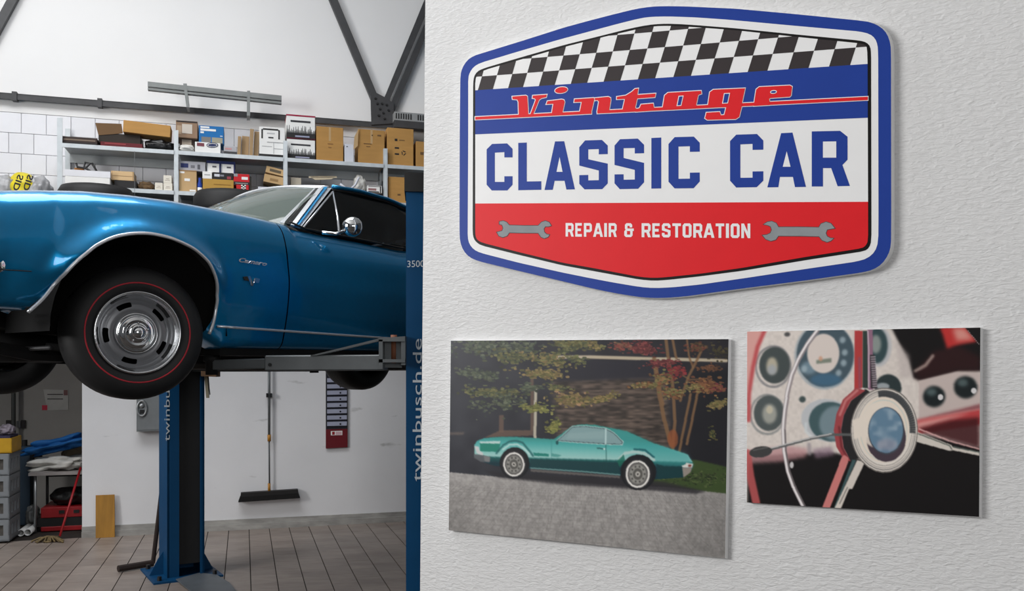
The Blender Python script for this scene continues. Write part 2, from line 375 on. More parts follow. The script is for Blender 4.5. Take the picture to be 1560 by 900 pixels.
def clipconv(poly, quad):
    ar = sum(quad[i][0]*quad[(i+1) % len(quad)][1]-quad[(i+1) % len(quad)][0]*quad[i][1] for i in range(len(quad))); sg = 1 if ar > 0 else -1
    for i in range(len(quad)):
        a, b = quad[i], quad[(i+1) % len(quad)]
        poly = clip(poly, lambda p: sg*((b[0]-a[0])*(p[1]-a[1])-(b[1]-a[1])*(p[0]-a[0])))
        if len(poly) < 3: return []
    return poly
fr = [P.px(x, y, TH) for x, y in OUTER]; bkp = [P.px(x+5.5, y+1.6, .001) for x, y in OUTER]
q = MB(); q.prism(fr, bkp); q.build('panel', m_sw, sign)
flat(OUTER, m_sb, 1, 'blue_border'); flat(BLUEIN, m_sw, 2, 'white_border'); flat(BLKOUT, m_sk, 3, 'black_line'); flat(FIELD, m_sw, 4, 'white_field')
l0 = lambda x: 137.5-.0672*(x-724); l1 = lambda x: 116.2-.0772*(x-735); l2 = lambda x: 94.9-.0838*(x-735); l3 = lambda x: 70.9-.0858*(x-735)
l4 = lambda x: 47.-.088*(x-735)
lb = lambda x: 204.6-.0423*(x-724); lr = lambda x: 309.9-.0045*(x-724)
band = clip(clip(FIELD, lambda p: p[1]-l0(p[0])), lambda p: lb(p[0])-p[1]); flat(band, m_sb, 5, 'blue_band')
flat(clip(FIELD, lambda p: p[1]-lr(p[0])), m_sr, 5, 'red_band')
chk = clip(FIELD, lambda p: l0(p[0])-p[1])
c0 = [728, 750.8, 774, 796.7, 820.8, 845, 869.5, 894.5, 919.5, 945, 971.7, 998, 1025.8, 1052.5, 1081, 1110, 1139, 1169, 1200.8, 1231.7, 1263, 1295, 1328]
c0 = [705]+c0+[1362]
LN = [l0, l1, l2, l3, l4]
for i in range(len(c0)-1):
    for r in range(4):
        dark = (i+r) % 2 == 1
        if not dark: continue
        def node(k, rr):
            s = 6.2+2.6*(c0[k]-728)/600; x = c0[k]+s*rr; return (x, LN[rr](x))
        pc = clipconv(chk, [node(i, r), node(i+1, r), node(i+1, r+1), node(i, r+1)])
        if len(pc) >= 3: flat(pc, m_sd, 5, 'checker_square')
# --- Vintage script
A6 = lambda pts: [(770+x/6., 110+y/6.) for x, y in pts]
B6 = lambda pts: [(970+x/6., 100+y/6.) for x, y in pts]
bt = lambda x: 178.-.0515*(x-724); bo = lambda x: 182.2-.0500*(x-724)
def ellp(cx, cy, rx, ry, rot=0, n=24):
    return [(cx+rx*math.cos(t)*math.cos(rot)-ry*math.sin(t)*math.sin(rot), cy+rx*math.cos(t)*math.sin(rot)+ry*math.sin(t)*math.cos(rot)) for t in [2*math.pi*k/n for k in range(n)]]
BAR1 = [(724, bt(724)), (901, bt(901)), (901, bo(901)), (724, bo(724))]; BAR2 = [(910, bt(910)), (1322, bt(1322)), (1322, bo(1322)), (910, bo(910))]
VIN = [('stripe', BAR1), ('stripe', BAR2),
 ('letter', A6([(62, 222), (185, 212), (199, 220), (204, 300), (209, 392), (122, 404), (118, 270), (108, 250), (65, 246)])),
 ('letter', A6([(222, 400), (277, 252), (268, 240), (247, 237), (250, 213), (378, 204), (372, 228), (332, 236), (307, 252), (256, 378), (252, 402)])),
 ('letter', A6([(384, 264), (515, 248), (535, 254), (541, 272), (522, 362), (526, 392), (420, 395), (437, 288), (374, 292)])),
 ('letter', A6(ellp(510, 163, 57, 27, -.14))),
 ('letter', A6([(632, 246), (806, 234), (812, 246), (781, 378), (674, 385), (697, 271), (628, 274)])),
 ('letter', A6([(814, 236), (940, 224), (960, 234), (962, 258), (948, 345), (956, 372), (850, 376), (838, 362), (854, 268), (840, 254), (820, 258)])),
 ('letter', A6([(1018, 224), (1100, 212), (1155, 178), (1185, 151), (1214, 148), (1206, 206), (1372, 194), (1366, 228), (1204, 240), (1186, 322), (1200, 345), (1075, 362), (1072, 332), (1092, 244), (1018, 247)])),
 ('letter', A6([(1186, 345), (1226, 325), (1240, 294), (1350, 285), (1356, 318), (1364, 350), (1190, 362)])),
 ('letter', B6([(235, 392), (255, 272), (285, 247), (588, 229), (592, 256), (562, 268), (544, 352), (548, 385), (240, 400)])),
 ('letter', B6([(650, 365), (668, 242), (700, 219), (990, 206), (964, 330), (958, 380), (936, 468), (905, 488), (645, 495), (624, 480), (637, 429), (758, 422), (768, 452), (800, 450), (818, 380), (655, 382)])),
 ('letter', B6([(1072, 345), (1092, 217), (1120, 194), (1400, 180), (1420, 192), (1410, 272), (1398, 284), (1220, 296), (1210, 304), (1214, 326), (1214, 360), (1072, 368)]))]
for i, (nm, p) in enumerate(VIN): flat(grow(p, 1.1), m_sw, 6+.1*i, nm+'_outline')
for i, (nm, p) in enumerate(VIN): flat(p, m_sr, 8+.1*i, nm)
for p in (B6([(388, 282), (420, 280), (402, 360), (372, 362)]), B6([(803, 258), (845, 256), (828, 338), (788, 340)]), B6(ellp(1250, 240, 24, 10, -.1))):
    flat(grow(p, 1.1), m_sw, 10, 'counter_outline'); flat(p, m_sb, 10.5, 'counter')
# --- CLASSIC CAR
K4 = lambda pts: [(730+x/6., 190+y/6.) for x, y in pts]
K5 = lambda pts: [(940+x/7.5, 180+y/7.5) for x, y in pts]
K6 = lambda pts: [(1100+x/7.4286, 190+y/7.4286) for x, y in pts]
for p in [K4([(68, 225), (118, 175), (255, 170), (305, 220), (305, 298), (230, 298), (230, 250), (143, 255), (143, 522), (230, 522), (230, 470), (305, 470), (305, 548), (258, 600), (115, 600), (68, 548)]),
          K4([(357, 165), (435, 162), (435, 518), (568, 516), (568, 594), (357, 598)]),
          K4([(693, 152), (777, 150), (875, 590), (797, 592), (780, 512), (690, 512), (672, 594), (597, 596)]),
          K4([(915, 205), (968, 143), (1122, 138), (1175, 190), (1175, 268), (1093, 270), (1093, 222), (997, 225), (997, 315), (1175, 355), (1175, 535), (1125, 588), (963, 590), (915, 540), (915, 460), (997, 458), (997, 508), (1093, 506), (1093, 418), (915, 373)]),
          K4([(1237, 190), (1287, 132), (1450, 126), (1507, 183), (1507, 260), (1422, 262), (1422, 212), (1320, 214), (1320, 303), (1507, 348), (1507, 525), (1453, 585), (1285, 588), (1237, 535), (1237, 453), (1320, 452), (1320, 502), (1422, 500), (1422, 412), (1237, 367)]),
          K5([(392, 226), (505, 220), (505, 802), (392, 804)]),
          K5([(588, 295), (658, 216), (877, 210), (945, 280), (945, 382), (832, 384), (832, 320), (702, 324), (702, 692), (832, 690), (832, 622), (945, 620), (945, 722), (875, 800), (658, 802), (588, 725)]),
          K6([(90, 185), (160, 112), (395, 104), (467, 178), (467, 282), (345, 284), (345, 216), (207, 222), (207, 600), (345, 598), (345, 528), (467, 526), (467, 632), (392, 706), (160, 710), (90, 632)]),
          K6([(668, 95), (797, 88), (950, 703), (825, 705), (802, 590), (655, 590), (637, 706), (512, 708)]),
          K6([(1015, 75), (1335, 68), (1420, 135), (1420, 395), (1362, 455), (1447, 692), (1308, 695), (1235, 490), (1142, 490), (1142, 698), (1015, 698)])]:
    flat(p, m_sb, 5, 'letter')
for p in [K4([(735, 295), (762, 430), (707, 430)]), K6([(732, 300), (775, 475), (687, 475)]), K6([(1142, 190), (1292, 188), (1292, 372), (1142, 372)])]:
    flat(p, m_sw, 6, 'counter')
# --- REPAIR & RESTORATION, block capitals on a unit cell (x 0..1, y 0 top..1)
st = .24; c_ = .16
def cells(ch):
    """(filled outlines, counters) of one capital"""
    if ch == 'R': return [[(0, 0), (.8, 0), (1, .13), (1, .5), (.84, .62), (1.02, 1), (.72, 1), (.52, .66), (.3, .66), (.3, 1), (0, 1)]], [[(.3, .19), (.7, .19), (.7, .46), (.3, .46)]]
    if ch == 'P': return [[(0, 0), (.8, 0), (1, .13), (1, .54), (.8, .67), (.3, .67), (.3, 1), (0, 1)]], [[(.3, .19), (.7, .19), (.7, .47), (.3, .47)]]
    if ch == 'E': return [[(0, 0), (.95, 0), (.95, .19), (.32, .19), (.32, .4), (.82, .4), (.82, .59), (.32, .59), (.32, .81), (.95, .81), (.95, 1), (0, 1)]], []
    if ch == 'A': return [[(.33, 0), (.67, 0), (1.05, 1), (.76, 1), (.69, .8), (.31, .8), (.24, 1), (-.05, 1)]], [[(.5, .3), (.62, .62), (.38, .62)]]
    if ch == 'I': return [[(0, 0), (1, 0), (1, 1), (0, 1)]], []
    if ch == 'S': return [[(.02, .14), (.2, 0), (.8, 0), (.98, .14), (.98, .32), (.68, .32), (.68, .19), (.32, .19), (.32, .36), (.98, .5), (.98, .86), (.8, 1), (.2, 1), (.02, .86), (.02, .68), (.32, .68), (.32, .81), (.68, .81), (.68, .63), (.02, .5)]], []
    if ch == 'T': return [[(0, 0), (1, 0), (1, .19), (.66, .19), (.66, 1), (.34, 1), (.34, .19), (0, .19)]], []
    if ch == 'O': return [[(0, .14), (.2, 0), (.8, 0), (1, .14), (1, .86), (.8, 1), (.2, 1), (0, .86)]], [[(.32, .19), (.68, .19), (.68, .81), (.32, .81)]]
    if ch == 'N': return [[(0, 0), (.3, 0), (.7, .56), (.7, 0), (1, 0), (1, 1), (.72, 1), (.3, .42), (.3, 1), (0, 1)]], []
    if ch == '&': return [[(.08, .12), (.24, 0), (.72, 0), (.88, .12), (.88, .3), (.6, .3), (.6, .19), (.36, .19), (.36, .38), (1.05, .38), (1.05, .56), (.92, .56), (.92, .88), (.76, 1), (.18, 1), (0, .88), (0, .58), (.16, .47), (.08, .4)]], [[(.3, .56), (.64, .56), (.64, .82), (.3, .82)]]
def capline(word, x0, x1, gap=2.6):
    W = {'I': .34, 'E': .86, 'T': .95, 'A': 1.12, 'S': 1., 'O': 1.}; tot = sum(W.get(c, 1.) for c in word); u = (x1-x0-gap*(len(word)-1))/tot; x = x0
    for c in word:
        wd = W.get(c, 1.)*u
        def T(p): X = x+p[0]*wd; k = (X-861)/282; t0 = 339.6+.9*k; b0 = 360.2+2.4*k; return (X, t0+(b0-t0)*p[1])
        fs, hs = cells(c)
        for f_ in fs: flat([T(p) for p in f_], m_sw, 6, 'letter')
        for h_ in hs: flat([T(p) for p in h_], m_sr, 7, 'counter')
        x += wd+gap
capline('REPAIR', 861.7, 939.4); capline('&', 951, 964.8); capline('RESTORATION', 977.5, 1143)
WR1 = [(745+x/6., 325+y/6.) for x, y in [(95, 75), (130, 68), (160, 80), (185, 108), (320, 112), (450, 112), (480, 80), (515, 68), (550, 82), (568, 112), (540, 120), (515, 118), (500, 140), (505, 170), (525, 190), (552, 195), (540, 215), (505, 228), (475, 215), (450, 178), (320, 178), (185, 175), (165, 205), (125, 218), (90, 205), (72, 172), (100, 165), (120, 160), (130, 135), (120, 105), (95, 98)]]
WR2 = [(1130+x/6., 330+y/6.) for x, y in [(200, 70), (235, 48), (275, 42), (315, 60), (335, 95), (520, 95), (705, 98), (725, 65), (770, 48), (815, 62), (850, 105), (810, 112), (780, 118), (768, 150), (780, 180), (810, 195), (838, 198), (815, 220), (780, 232), (735, 215), (708, 180), (520, 176), (335, 175), (310, 210), (265, 222), (220, 205), (190, 170), (230, 165), (262, 150), (275, 120), (265, 90), (240, 78)]]
for wr in (WR1, WR2): flat(grow(wr, .9), m_so, 6, 'wrench_outline'); flat(wr, m_sg, 7, 'wrench')

# ================================================================== TWO PHOTO PRINTS (the picture is a flat print: colours per point of a fine grid)
def blur1(a, r):
    if r <= 0: return a
    r = max(1, int(round(r)))
    for _ in range(2):
        for ax in (0, 1):
            pad = [(0, 0)]*a.ndim; pad[ax] = (r+1, r); c = np.cumsum(np.pad(a, pad, mode='edge'), axis=ax)
            n = a.shape[ax]; hi = np.take(c, range(2*r+1, 2*r+1+n), axis=ax); lo = np.take(c, range(0, n), axis=ax); a = (hi-lo)/(2*r+1)
    return a
def vnoise(h, w, cell, seed):
    g = np.random.default_rng(seed).random((int(h/cell)+3, int(w/cell)+3)); y = np.arange(h)/cell; x = np.arange(w)/cell
    yi = y.astype(int); xi = x.astype(int); fy = (y-yi)[:, None]; fx = (x-xi)[None, :]; fy = fy*fy*(3-2*fy); fx = fx*fx*(3-2*fx)
    a = g[np.ix_(yi, xi)]; b = g[np.ix_(yi, xi+1)]; c = g[np.ix_(yi+1, xi)]; d = g[np.ix_(yi+1, xi+1)]
    return (a*(1-fx)+b*fx)*(1-fy)+(c*(1-fx)+d*fx)*fy
class Canvas:
    SSA = 2
    def __init__(s, x0, y0, x1, y1, col):
        s.x0, s.y0 = x0, y0; s.W = int((x1-x0)*s.SSA); s.H = int((y1-y0)*s.SSA)
        s.a = np.ones((s.H, s.W, 3))*np.array(col)/255.; s.X = x0+(np.arange(s.W)+.5)/s.SSA; s.Y = y0+(np.arange(s.H)+.5)/s.SSA
    def win(s, xs, ys, pad):
        i0 = max(0, int((min(xs)-pad-s.x0)*s.SSA)); i1 = min(s.W, int((max(xs)+pad-s.x0)*s.SSA)+1)
        j0 = max(0, int((min(ys)-pad-s.y0)*s.SSA)); j1 = min(s.H, int((max(ys)+pad-s.y0)*s.SSA)+1)
        return (slice(j0, max(j1, j0+1)), slice(i0, max(i1, i0+1)))
    def put(s, mask, col, alpha=1., blur=0., w=None):
        w = w or (slice(0, s.H), slice(0, s.W))
        if blur: mask = blur1(mask.astype(float), blur*s.SSA/1.6)
        m = (mask*alpha)[:, :, None]; col = np.asarray(col, float); col = col/255. if col.ndim == 1 else col[w]
        s.a[w] = s.a[w]*(1-m)+col*m
    def pmask(s, pts, w=None):
        w = w or (slice(0, s.H), slice(0, s.W)); Y = s.Y[w[0]]; Xc = s.X[w[1]][None, :]; m = np.zeros((len(Y), Xc.shape[1]), bool); n = len(pts)
        for i in range(n):
            (xa, ya), (xb, yb) = pts[i], pts[(i+1) % n]
            if ya == yb: continue
            r = ((ya > Y) != (yb > Y)); xs = (xb-xa)*(Y-ya)/(yb-ya)+xa
            m ^= r[:, None] & (Xc < xs[:, None])
        return m.astype(float)
    def poly(s, pts, col, alpha=1., blur=0.):
        w = s.win([p[0] for p in pts], [p[1] for p in pts], 2+blur*3); s.put(s.pmask(pts, w), col, alpha, blur, w)
    def emask(s, cx, cy, rx, ry, rot=0., w=None):
        w = w or (slice(0, s.H), slice(0, s.W)); dx = s.X[w[1]][None, :]-cx; dy = s.Y[w[0]][:, None]-cy; c, n = math.cos(rot), math.sin(rot)
        return (((dx*c+dy*n)/rx)**2+((-dx*n+dy*c)/ry)**2)
    def ell(s, cx, cy, rx, ry, col, rot=0., alpha=1., blur=0., inner=0.):
        R = max(rx, ry); w = s.win([cx-R, cx+R], [cy-R, cy+R], 2+blur*3)
        e = s.emask(cx, cy, rx, ry, rot, w); s.put(((e <= 1) & (e >= inner*inner)).astype(float), col, alpha, blur, w)
    def line(s, pts, wd, col, alpha=1., blur=0.):
        w = s.win([p[0] for p in pts], [p[1] for p in pts], 2+wd+blur*3); Xc = s.X[w[1]][None, :]; Yc = s.Y[w[0]][:, None]
        m = np.zeros((Yc.shape[0], Xc.shape[1]))
        for k in range(len(pts)-1):
            (ax, ay), (bx, by) = pts[k], pts[k+1]; L2 = (bx-ax)**2+(by-ay)**2 or 1
            t = np.clip(((Xc-ax)*(bx-ax)+(Yc-ay)*(by-ay))/L2, 0, 1); d = np.hypot(Xc-ax-t*(bx-ax), Yc-ay-t*(by-ay))
            m = np.maximum(m, np.clip(wd/2-d+.5, 0, 1))
        s.put(m, col, alpha, blur, w)
    def dabs(s, cx, cy, rx, ry, n, cols, size, seed, slope=0., alpha=.85):
        r = np.random.default_rng(seed)
        for _ in range(n):
            u = r.normal(0, .45); v = r.normal(0, .45); x = cx+u*rx; y = cy+v*ry+slope*u*rx; c = np.array(cols[r.integers(len(cols))], float); c = (c*.82+c.mean()*.18)*(.62+.4*r.random())
            w_, h_ = size*(.6+r.random()), size*(.35+.5*r.random())
            ix0 = int((x-w_-s.x0)*2); ix1 = int((x+w_-s.x0)*2)+1; iy0 = int((y-h_-s.y0)*2); iy1 = int((y+h_-s.y0)*2)+1
            ix0, iy0 = max(ix0, 0), max(iy0, 0); ix1, iy1 = min(ix1, s.W), min(iy1, s.H)
            if ix1 <= ix0 or iy1 <= iy0: continue
            xx = (s.X[ix0:ix1]-x)/w_; yy = (s.Y[iy0:iy1]-y)/h_; m = ((xx[None, :]**2+yy[:, None]**2) < 1)*alpha
            s.a[iy0:iy1, ix0:ix1] = s.a[iy0:iy1, ix0:ix1]*(1-m[:, :, None])+np.clip(c, 0, 255)/255*m[:, :, None]
m_print = bpy.data.materials.new('photo_print'); m_print.use_nodes = True
_n = m_print.node_tree.nodes; _c = _n.new('ShaderNodeVertexColor'); _c.layer_name = 'print'
m_print.node_tree.links.new(_c.outputs[0], _n['Principled BSDF'].inputs['Base Color']); _n['Principled BSDF'].inputs['Roughness'].default_value = .45
_n['Principled BSDF'].inputs['Specular IOR Level'].default_value = .3
def printed(name, quad, cv, off, parent, step=1.0):
    (tl, tr_, br, bl) = quad; nx = int((tr_[0]-tl[0])/step); ny = int((bl[1]-tl[1]+br[1]-tr_[1])/2/step)
    u, v = np.meshgrid(np.linspace(0, 1, nx+1), np.linspace(0, 1, ny+1))
    X = (tl[0]*(1-u)+tr_[0]*u)*(1-v)+(bl[0]*(1-u)+br[0]*u)*v; Y = (tl[1]*(1-u)+tr_[1]*u)*(1-v)+(bl[1]*(1-u)+br[1]*u)*v
    rx = (X-CX)/F; rz = (HY-Y)/F; q = P.Q+P.n*off; t = q.dot(P.n)/(rx*P.n.x+P.n.y)
    V = np.stack([rx*t, t, rz*t+EYE], -1).reshape(-1, 3)-np.array(parent.location)
    idx = np.arange((nx+1)*(ny+1)).reshape(ny+1, nx+1)
    Fq = np.stack([idx[:-1, :-1], idx[1:, :-1], idx[1:, 1:], idx[:-1, 1:]], -1).reshape(-1, 4)
    me = bpy.data.meshes.new(name); me.vertices.add(len(V)); me.vertices.foreach_set('co', V.ravel())
    me.loops.add(len(Fq)*4); me.loops.foreach_set('vertex_index', Fq.ravel().astype(np.int32)); me.polygons.add(len(Fq)); me.polygons.foreach_set('loop_start', np.arange(0, len(Fq)*4, 4, dtype=np.int32)); me.update()
    ix = np.clip(((X-cv.x0)*cv.SSA).astype(int), 1, cv.W-2).ravel(); iy = np.clip(((Y-cv.y0)*cv.SSA).astype(int), 1, cv.H-2).ravel()
    a = (cv.a[iy, ix]*2+cv.a[iy, ix-1]+cv.a[iy-1, ix]+cv.a[iy-1, ix-1])/5
    at = me.color_attributes.new('print', 'FLOAT_COLOR', 'POINT'); at.data.foreach_set('color', np.concatenate([lin(np.clip(a, 0, 1)), np.ones((len(a), 1))], 1).astype(np.float32).ravel())
    me.materials.append(m_print); o = bpy.data.objects.new(name, me); COL.objects.link(o); o.parent = parent; return o
TP = .026
Q1 = [(686.9, 518.9), (1109.9, 516.4), (1104.5, 850), (683.6, 807.5)]; Q2 = [(1138.3, 505), (1493.6, 498.8), (1491.6, 787), (1137.6, 765.2)]
def panel(label, quad, e0, e1, name):
    t = thing(name, P.px((quad[2][0]+quad[3][0])/2, quad[2][1], 0), label, 'wall print')
    back = [(quad[0][0]+4, quad[0][1]+1), (quad[1][0]+e0[0], quad[1][1]+e0[1]), (quad[2][0]+e1[0], quad[2][1]+e1[1]), (quad[3][0]+4, quad[3][1]-.5)]
    q = MB(); q.prism([P.px(x, y, TP) for x, y in quad], [P.px(x, y, .001) for x, y in back]); q.build('board', m_sw, t); return t
pr1 = panel('photo print of a teal classic coupe under autumn trees on the white wall', Q1, (4.4, 1), (4.6, 1.5), 'photo_print')
c = Canvas(680, 512, 1116, 856, (62, 62, 70))
gx = np.clip((c.X-684)/420, 0, 1)[None, :, None]; nz = vnoise(c.H, c.W, 40, 1)[:, :, None]
c.a = np.array([54, 55, 62])/255*(1-gx)+np.array([34, 32, 37])/255*gx+(nz-.5)*.06*np.ones((1, 1, 3))
st_ = vnoise(c.H, c.W*1, 9, 3); st_ = blur1(np.repeat(vnoise(c.H, int(c.W/4)+2, 5, 4), 4, axis=1)[:, :c.W], 1)
c.put(blur1(c.pmask([(840, 578), (1015, 572), (1022, 690), (850, 676)]), 8), np.stack([(50+78*st_)/255, (43+66*st_)/255, (38+58*st_)/255], -1), .85)
for k in range(11): c.line([(845, 584+k*9.5), (1018, 580+k*10.5)], 1.1, (46, 40, 37), .6, .4)
c.poly([(850, 549), (1010, 549), (1012, 575), (850, 580)], (40, 39, 48), .9, 3)
c.poly([(1060, 560), (1108, 560), (1106, 720), (1045, 700)], (24, 24, 30), .8, 6)
c.poly([(684, 658), (708, 658), (705, 662), (684, 662)], (120, 105, 95), .6, 1.5)
for w_ in ([(760, 632), (767, 632), (767, 658), (760, 658)], [(762, 655), (812, 655), (812, 663), (738, 666)], [(808, 575), (813, 575), (813, 656), (808, 656)]): c.poly(w_, (116, 92, 78), .75, 1)
c.poly([(813.5, 590), (818, 590), (817, 668), (812.5, 668)], (186, 178, 160), 1, .5)
c.line([(842, 544), (900, 543.5), (1106, 549)], 5, (188, 174, 150), 1, .4)
G = [(104, 110, 66), (124, 124, 72), (80, 90, 60), (136, 130, 74)]; GH = [(96, 108, 82), (80, 92, 76), (112, 120, 92)]
YL = [(160, 136, 76), (172, 142, 84), (142, 130, 70), (124, 120, 64)]
for i, (x, y, rx, ry, n, cs, sz, sl) in enumerate([(745, 528, 60, 14, 240, GH, 2.6, 0), (775, 543, 34, 12, 150, G, 2.6, 0), (800, 528, 26, 10, 80, GH, 2.5, 0), (730, 570, 36, 9, 130, GH, 2.6, .12), (752, 598, 44, 8, 220, G, 2.6, .04), (770, 610, 30, 16, 90, GH, 2.6, 0), (738, 615, 26, 22, 60, GH, 2.2, 0),
        (835, 547, 34, 11, 210, G+YL, 2.5, .15), (826, 569, 34, 8, 220, YL, 2.4, .08), (872, 524, 36, 8, 200, YL[2:]+G, 2.5, .05), (880, 548, 14, 8, 60, G, 2.2, .3), (815, 622, 24, 8, 130, [(166, 160, 80), (140, 144, 70)], 2.4, .1), (805, 590, 20, 8, 60, GH, 2.4, 0), (848, 590, 20, 7, 70, G, 2.2, .2), (872, 608, 30, 11, 200, YL+[(184, 140, 96)], 2.4, .06), (918, 606, 30, 6, 150, YL, 2.2, -.3), (843, 650, 13, 12, 90, [(160, 156, 72), (130, 136, 62)], 2.2, -.3), (905, 527, 14, 7, 60, YL, 2.2, .2), (860, 535, 20, 5, 70, G, 2.2, -.2)]):
    c.dabs(x, y, rx, ry, n, cs, sz, 20+i, sl)
BR = (128, 96, 66)
for pts, wd in [([(996, 545), (1004, 600), (1012, 640), (1022, 678)], 6), ([(1000, 560), (1005, 590), (1010, 616)], 4), ([(1014, 515), (1018, 545), (1024, 580), (1028, 640), (1024, 690)], 5), ([(1024, 515), (1030, 545)], 4), ([(1046, 515), (1050, 545), (1056, 560)], 3), ([(1068, 535), (1048, 575), (1036, 610)], 4), ([(1062, 600), (1052, 650), (1046, 676)], 4), ([(1052, 600), (1044, 640), (1034, 690)], 4), ([(1038, 570), (1050, 578), (1070, 577)], 2), ([(936, 521), (960, 528), (980, 540)], 2)]:
    c.line(pts, wd, BR, .9, .5)
c.ell(1025, 668, 8, 14, (150, 84, 50), 0, .8, 2)
R_ = [(142, 56, 58), (164, 72, 68), (112, 42, 46)]; O_ = [(156, 96, 58), (168, 112, 62), (134, 78, 50)]
for i, (x, y, rx, ry, n, cs, sz, sl) in enumerate([(980, 530, 22, 11, 220, R_, 2.2, .1), (948, 527, 18, 7, 90, [(150, 96, 70), (160, 70, 60)], 2, 0), (1006, 553, 26, 6, 130, R_, 2.1, -.1), (1030, 565, 18, 9, 120, [(170, 44, 50), (150, 54, 54)], 2.1, 0), (985, 586, 28, 5, 140, YL+O_, 2.2, .02), (1012, 575, 20, 12, 90, YL+O_, 2.1, 0), (1026, 598, 18, 10, 140, O_+YL, 2.2, .1), (1075, 587, 24, 12, 210, O_, 2.3, 0), (1092, 592, 12, 7, 60, R_+O_, 2.2, 0), (1095, 615, 18, 8, 110, YL, 2.2, -.2), (1056, 590, 16, 6, 60, YL, 2, 0), (1062, 530, 20, 10, 80, [(140, 70, 50), (110, 80, 50)], 2, 0), (1085, 660, 5, 14, 40, [(130, 120, 60), (80, 90, 50)], 1.8, 0), (1095, 535, 14, 14, 60, [(90, 78, 44), (70, 66, 40)], 2, 0), (1080, 560, 20, 6, 70, [(130, 80, 50)], 2, 0)]):
    c.dabs(x, y, rx, ry, n, cs, sz, 60+i, sl)
# ground
c.poly([(985, 704), (1060, 700), (1112, 712), (1112, 756), (985, 735)], (58, 76, 38), 1, 2); c.dabs(1060, 728, 60, 12, 260, [(70, 92, 40), (48, 66, 32), (92, 110, 56)], 1.8, 90)
GR = c.pmask([(676, 718), (760, 726), (860, 733), (950, 740), (1010, 741), (1112, 752), (1112, 870), (676, 870)])
gy = np.clip((c.Y-720)/120, 0, 1)[:, None]; nn = vnoise(c.H, c.W, 5, 5)*.5+vnoise(c.H, c.W, 14, 6)*.5
base = (164-14*gy+(nn-.5)*40)/255; vig = 1-.22*np.clip((740-c.X)/60, 0, 1)[None, :]*gy-.12*np.clip((c.X-1000)/110, 0, 1)[None, :]
c.put(GR, np.stack([base*vig*1.01, base*vig*.985, base*vig*.965], -1), 1, .5)
br = np.random.default_rng(5)
for k in range(20):
    y = 738+k*k*.20+k*2.2
    if y > 850: break
    c.line([(684, y-6), (900, y+2+k*.5), (1106, y+10+k)], .7+.03*k, (112, 108, 105), .28, .4)
    for xx in np.arange(690, 1106, 10+k*.9):
        x = xx+br.uniform(-2, 2)+(k % 2)*5; sl = (x-900)*.012
        yy = y+(x-684)*.045; c.line([(x, yy), (x+sl*(3+.4*k)*.5, yy+3.4+.42*k)], .8, (108, 104, 101), .4)
c.poly([(735, 716), (800, 722), (960, 731), (1010, 733), (1075, 748), (1060, 752), (960, 744), (860, 738), (760, 727)], (44, 42, 46), .85, 2.5)
# the coupe
BODY = [(722.7, 677.3), (727, 671), (736.7, 667.3), (754, 665.3), (784.7, 665), (814, 666.7), (843, 668.7), (850, 664), (872.7, 648), (887, 646), (905, 646.5), (923, 650), (955, 656.7), (995.6, 674.8), (1025, 684.5), (1047.6, 692), (1054, 702), (1055.6, 708), (1053, 716.7), (1040, 727), (1000, 729.7), (943.6, 723.5), (890, 719), (808.7, 713.5), (752.7, 709), (738, 704), (722.7, 696)]
bm_ = c.pmask(BODY); tt = np.clip((c.Y[:, None]-(664+.028*(c.X[None, :]-720)))/40, 0, 1)
ramp = np.stack([np.interp(tt, [0, .2, .5, .72, .8, 1], [v/255 for v in ch]) for ch in ([58, 74, 128, 160, 24, 12], [146, 170, 196, 206, 92, 52], [138, 166, 190, 200, 90, 62])], -1)
c.put(bm_, ramp, 1, .4)
rear = c.pmask([(930, 650), (1060, 690), (1058, 712), (1000, 708), (985, 690), (950, 676)]); c.put(rear*bm_, (66, 160, 158), .55, 4)
low = c.pmask([(808, 699), (930, 704), (942, 704), (944, 723), (890, 719), (808, 713)]); c.put(low, (16, 62, 66), .95, .6)
low2 = c.pmask([(1000, 706), (1012, 710), (1040, 710), (1040, 726), (1002, 729)]); c.put(low2, (10, 58, 62), .9, .8)
c.poly([(731, 674), (762, 674), (760, 688), (731, 687)], (24, 128, 108), .9, .6); c.poly([(730, 672), (762, 671.5), (761, 675.5), (732, 675)], (212, 226, 222), .85, .5)
c.line([(756, 690), (766, 678), (776, 672), (786, 671), (796, 674), (806, 686), (812, 694)], 3, (30, 96, 96), .8, .7)
c.line([(766, 684), (776, 677), (788, 676.5), (797, 682), (806, 691)], 3, (196, 226, 220), .8, .7)
c.line([(944, 698), (952, 690), (968, 687.5), (984, 691), (996, 700)], 4.5, (190, 212, 206), .85, .9); c.line([(966, 684), (982, 685), (996, 696)], 3, (14, 84, 92), .8, .8); c.poly([(940, 702), (950, 692), (952, 700), (944, 712)], (14, 104, 84), .8, 1)
c.poly([(812, 689), (836, 691), (836, 695), (814, 694)], (20, 122, 108), .9, .4); c.poly([(840, 690), (856, 693), (850, 696), (840, 695)], (60, 140, 132), .7, .4)
for cx_, cy_, rx, ry in ((782.7, 707, 22.5, 24), (971.3, 721, 27, 27)):
    c.ell(cx_+1, cy_-2, rx, ry, (20, 22, 26), 0, 1, .6)
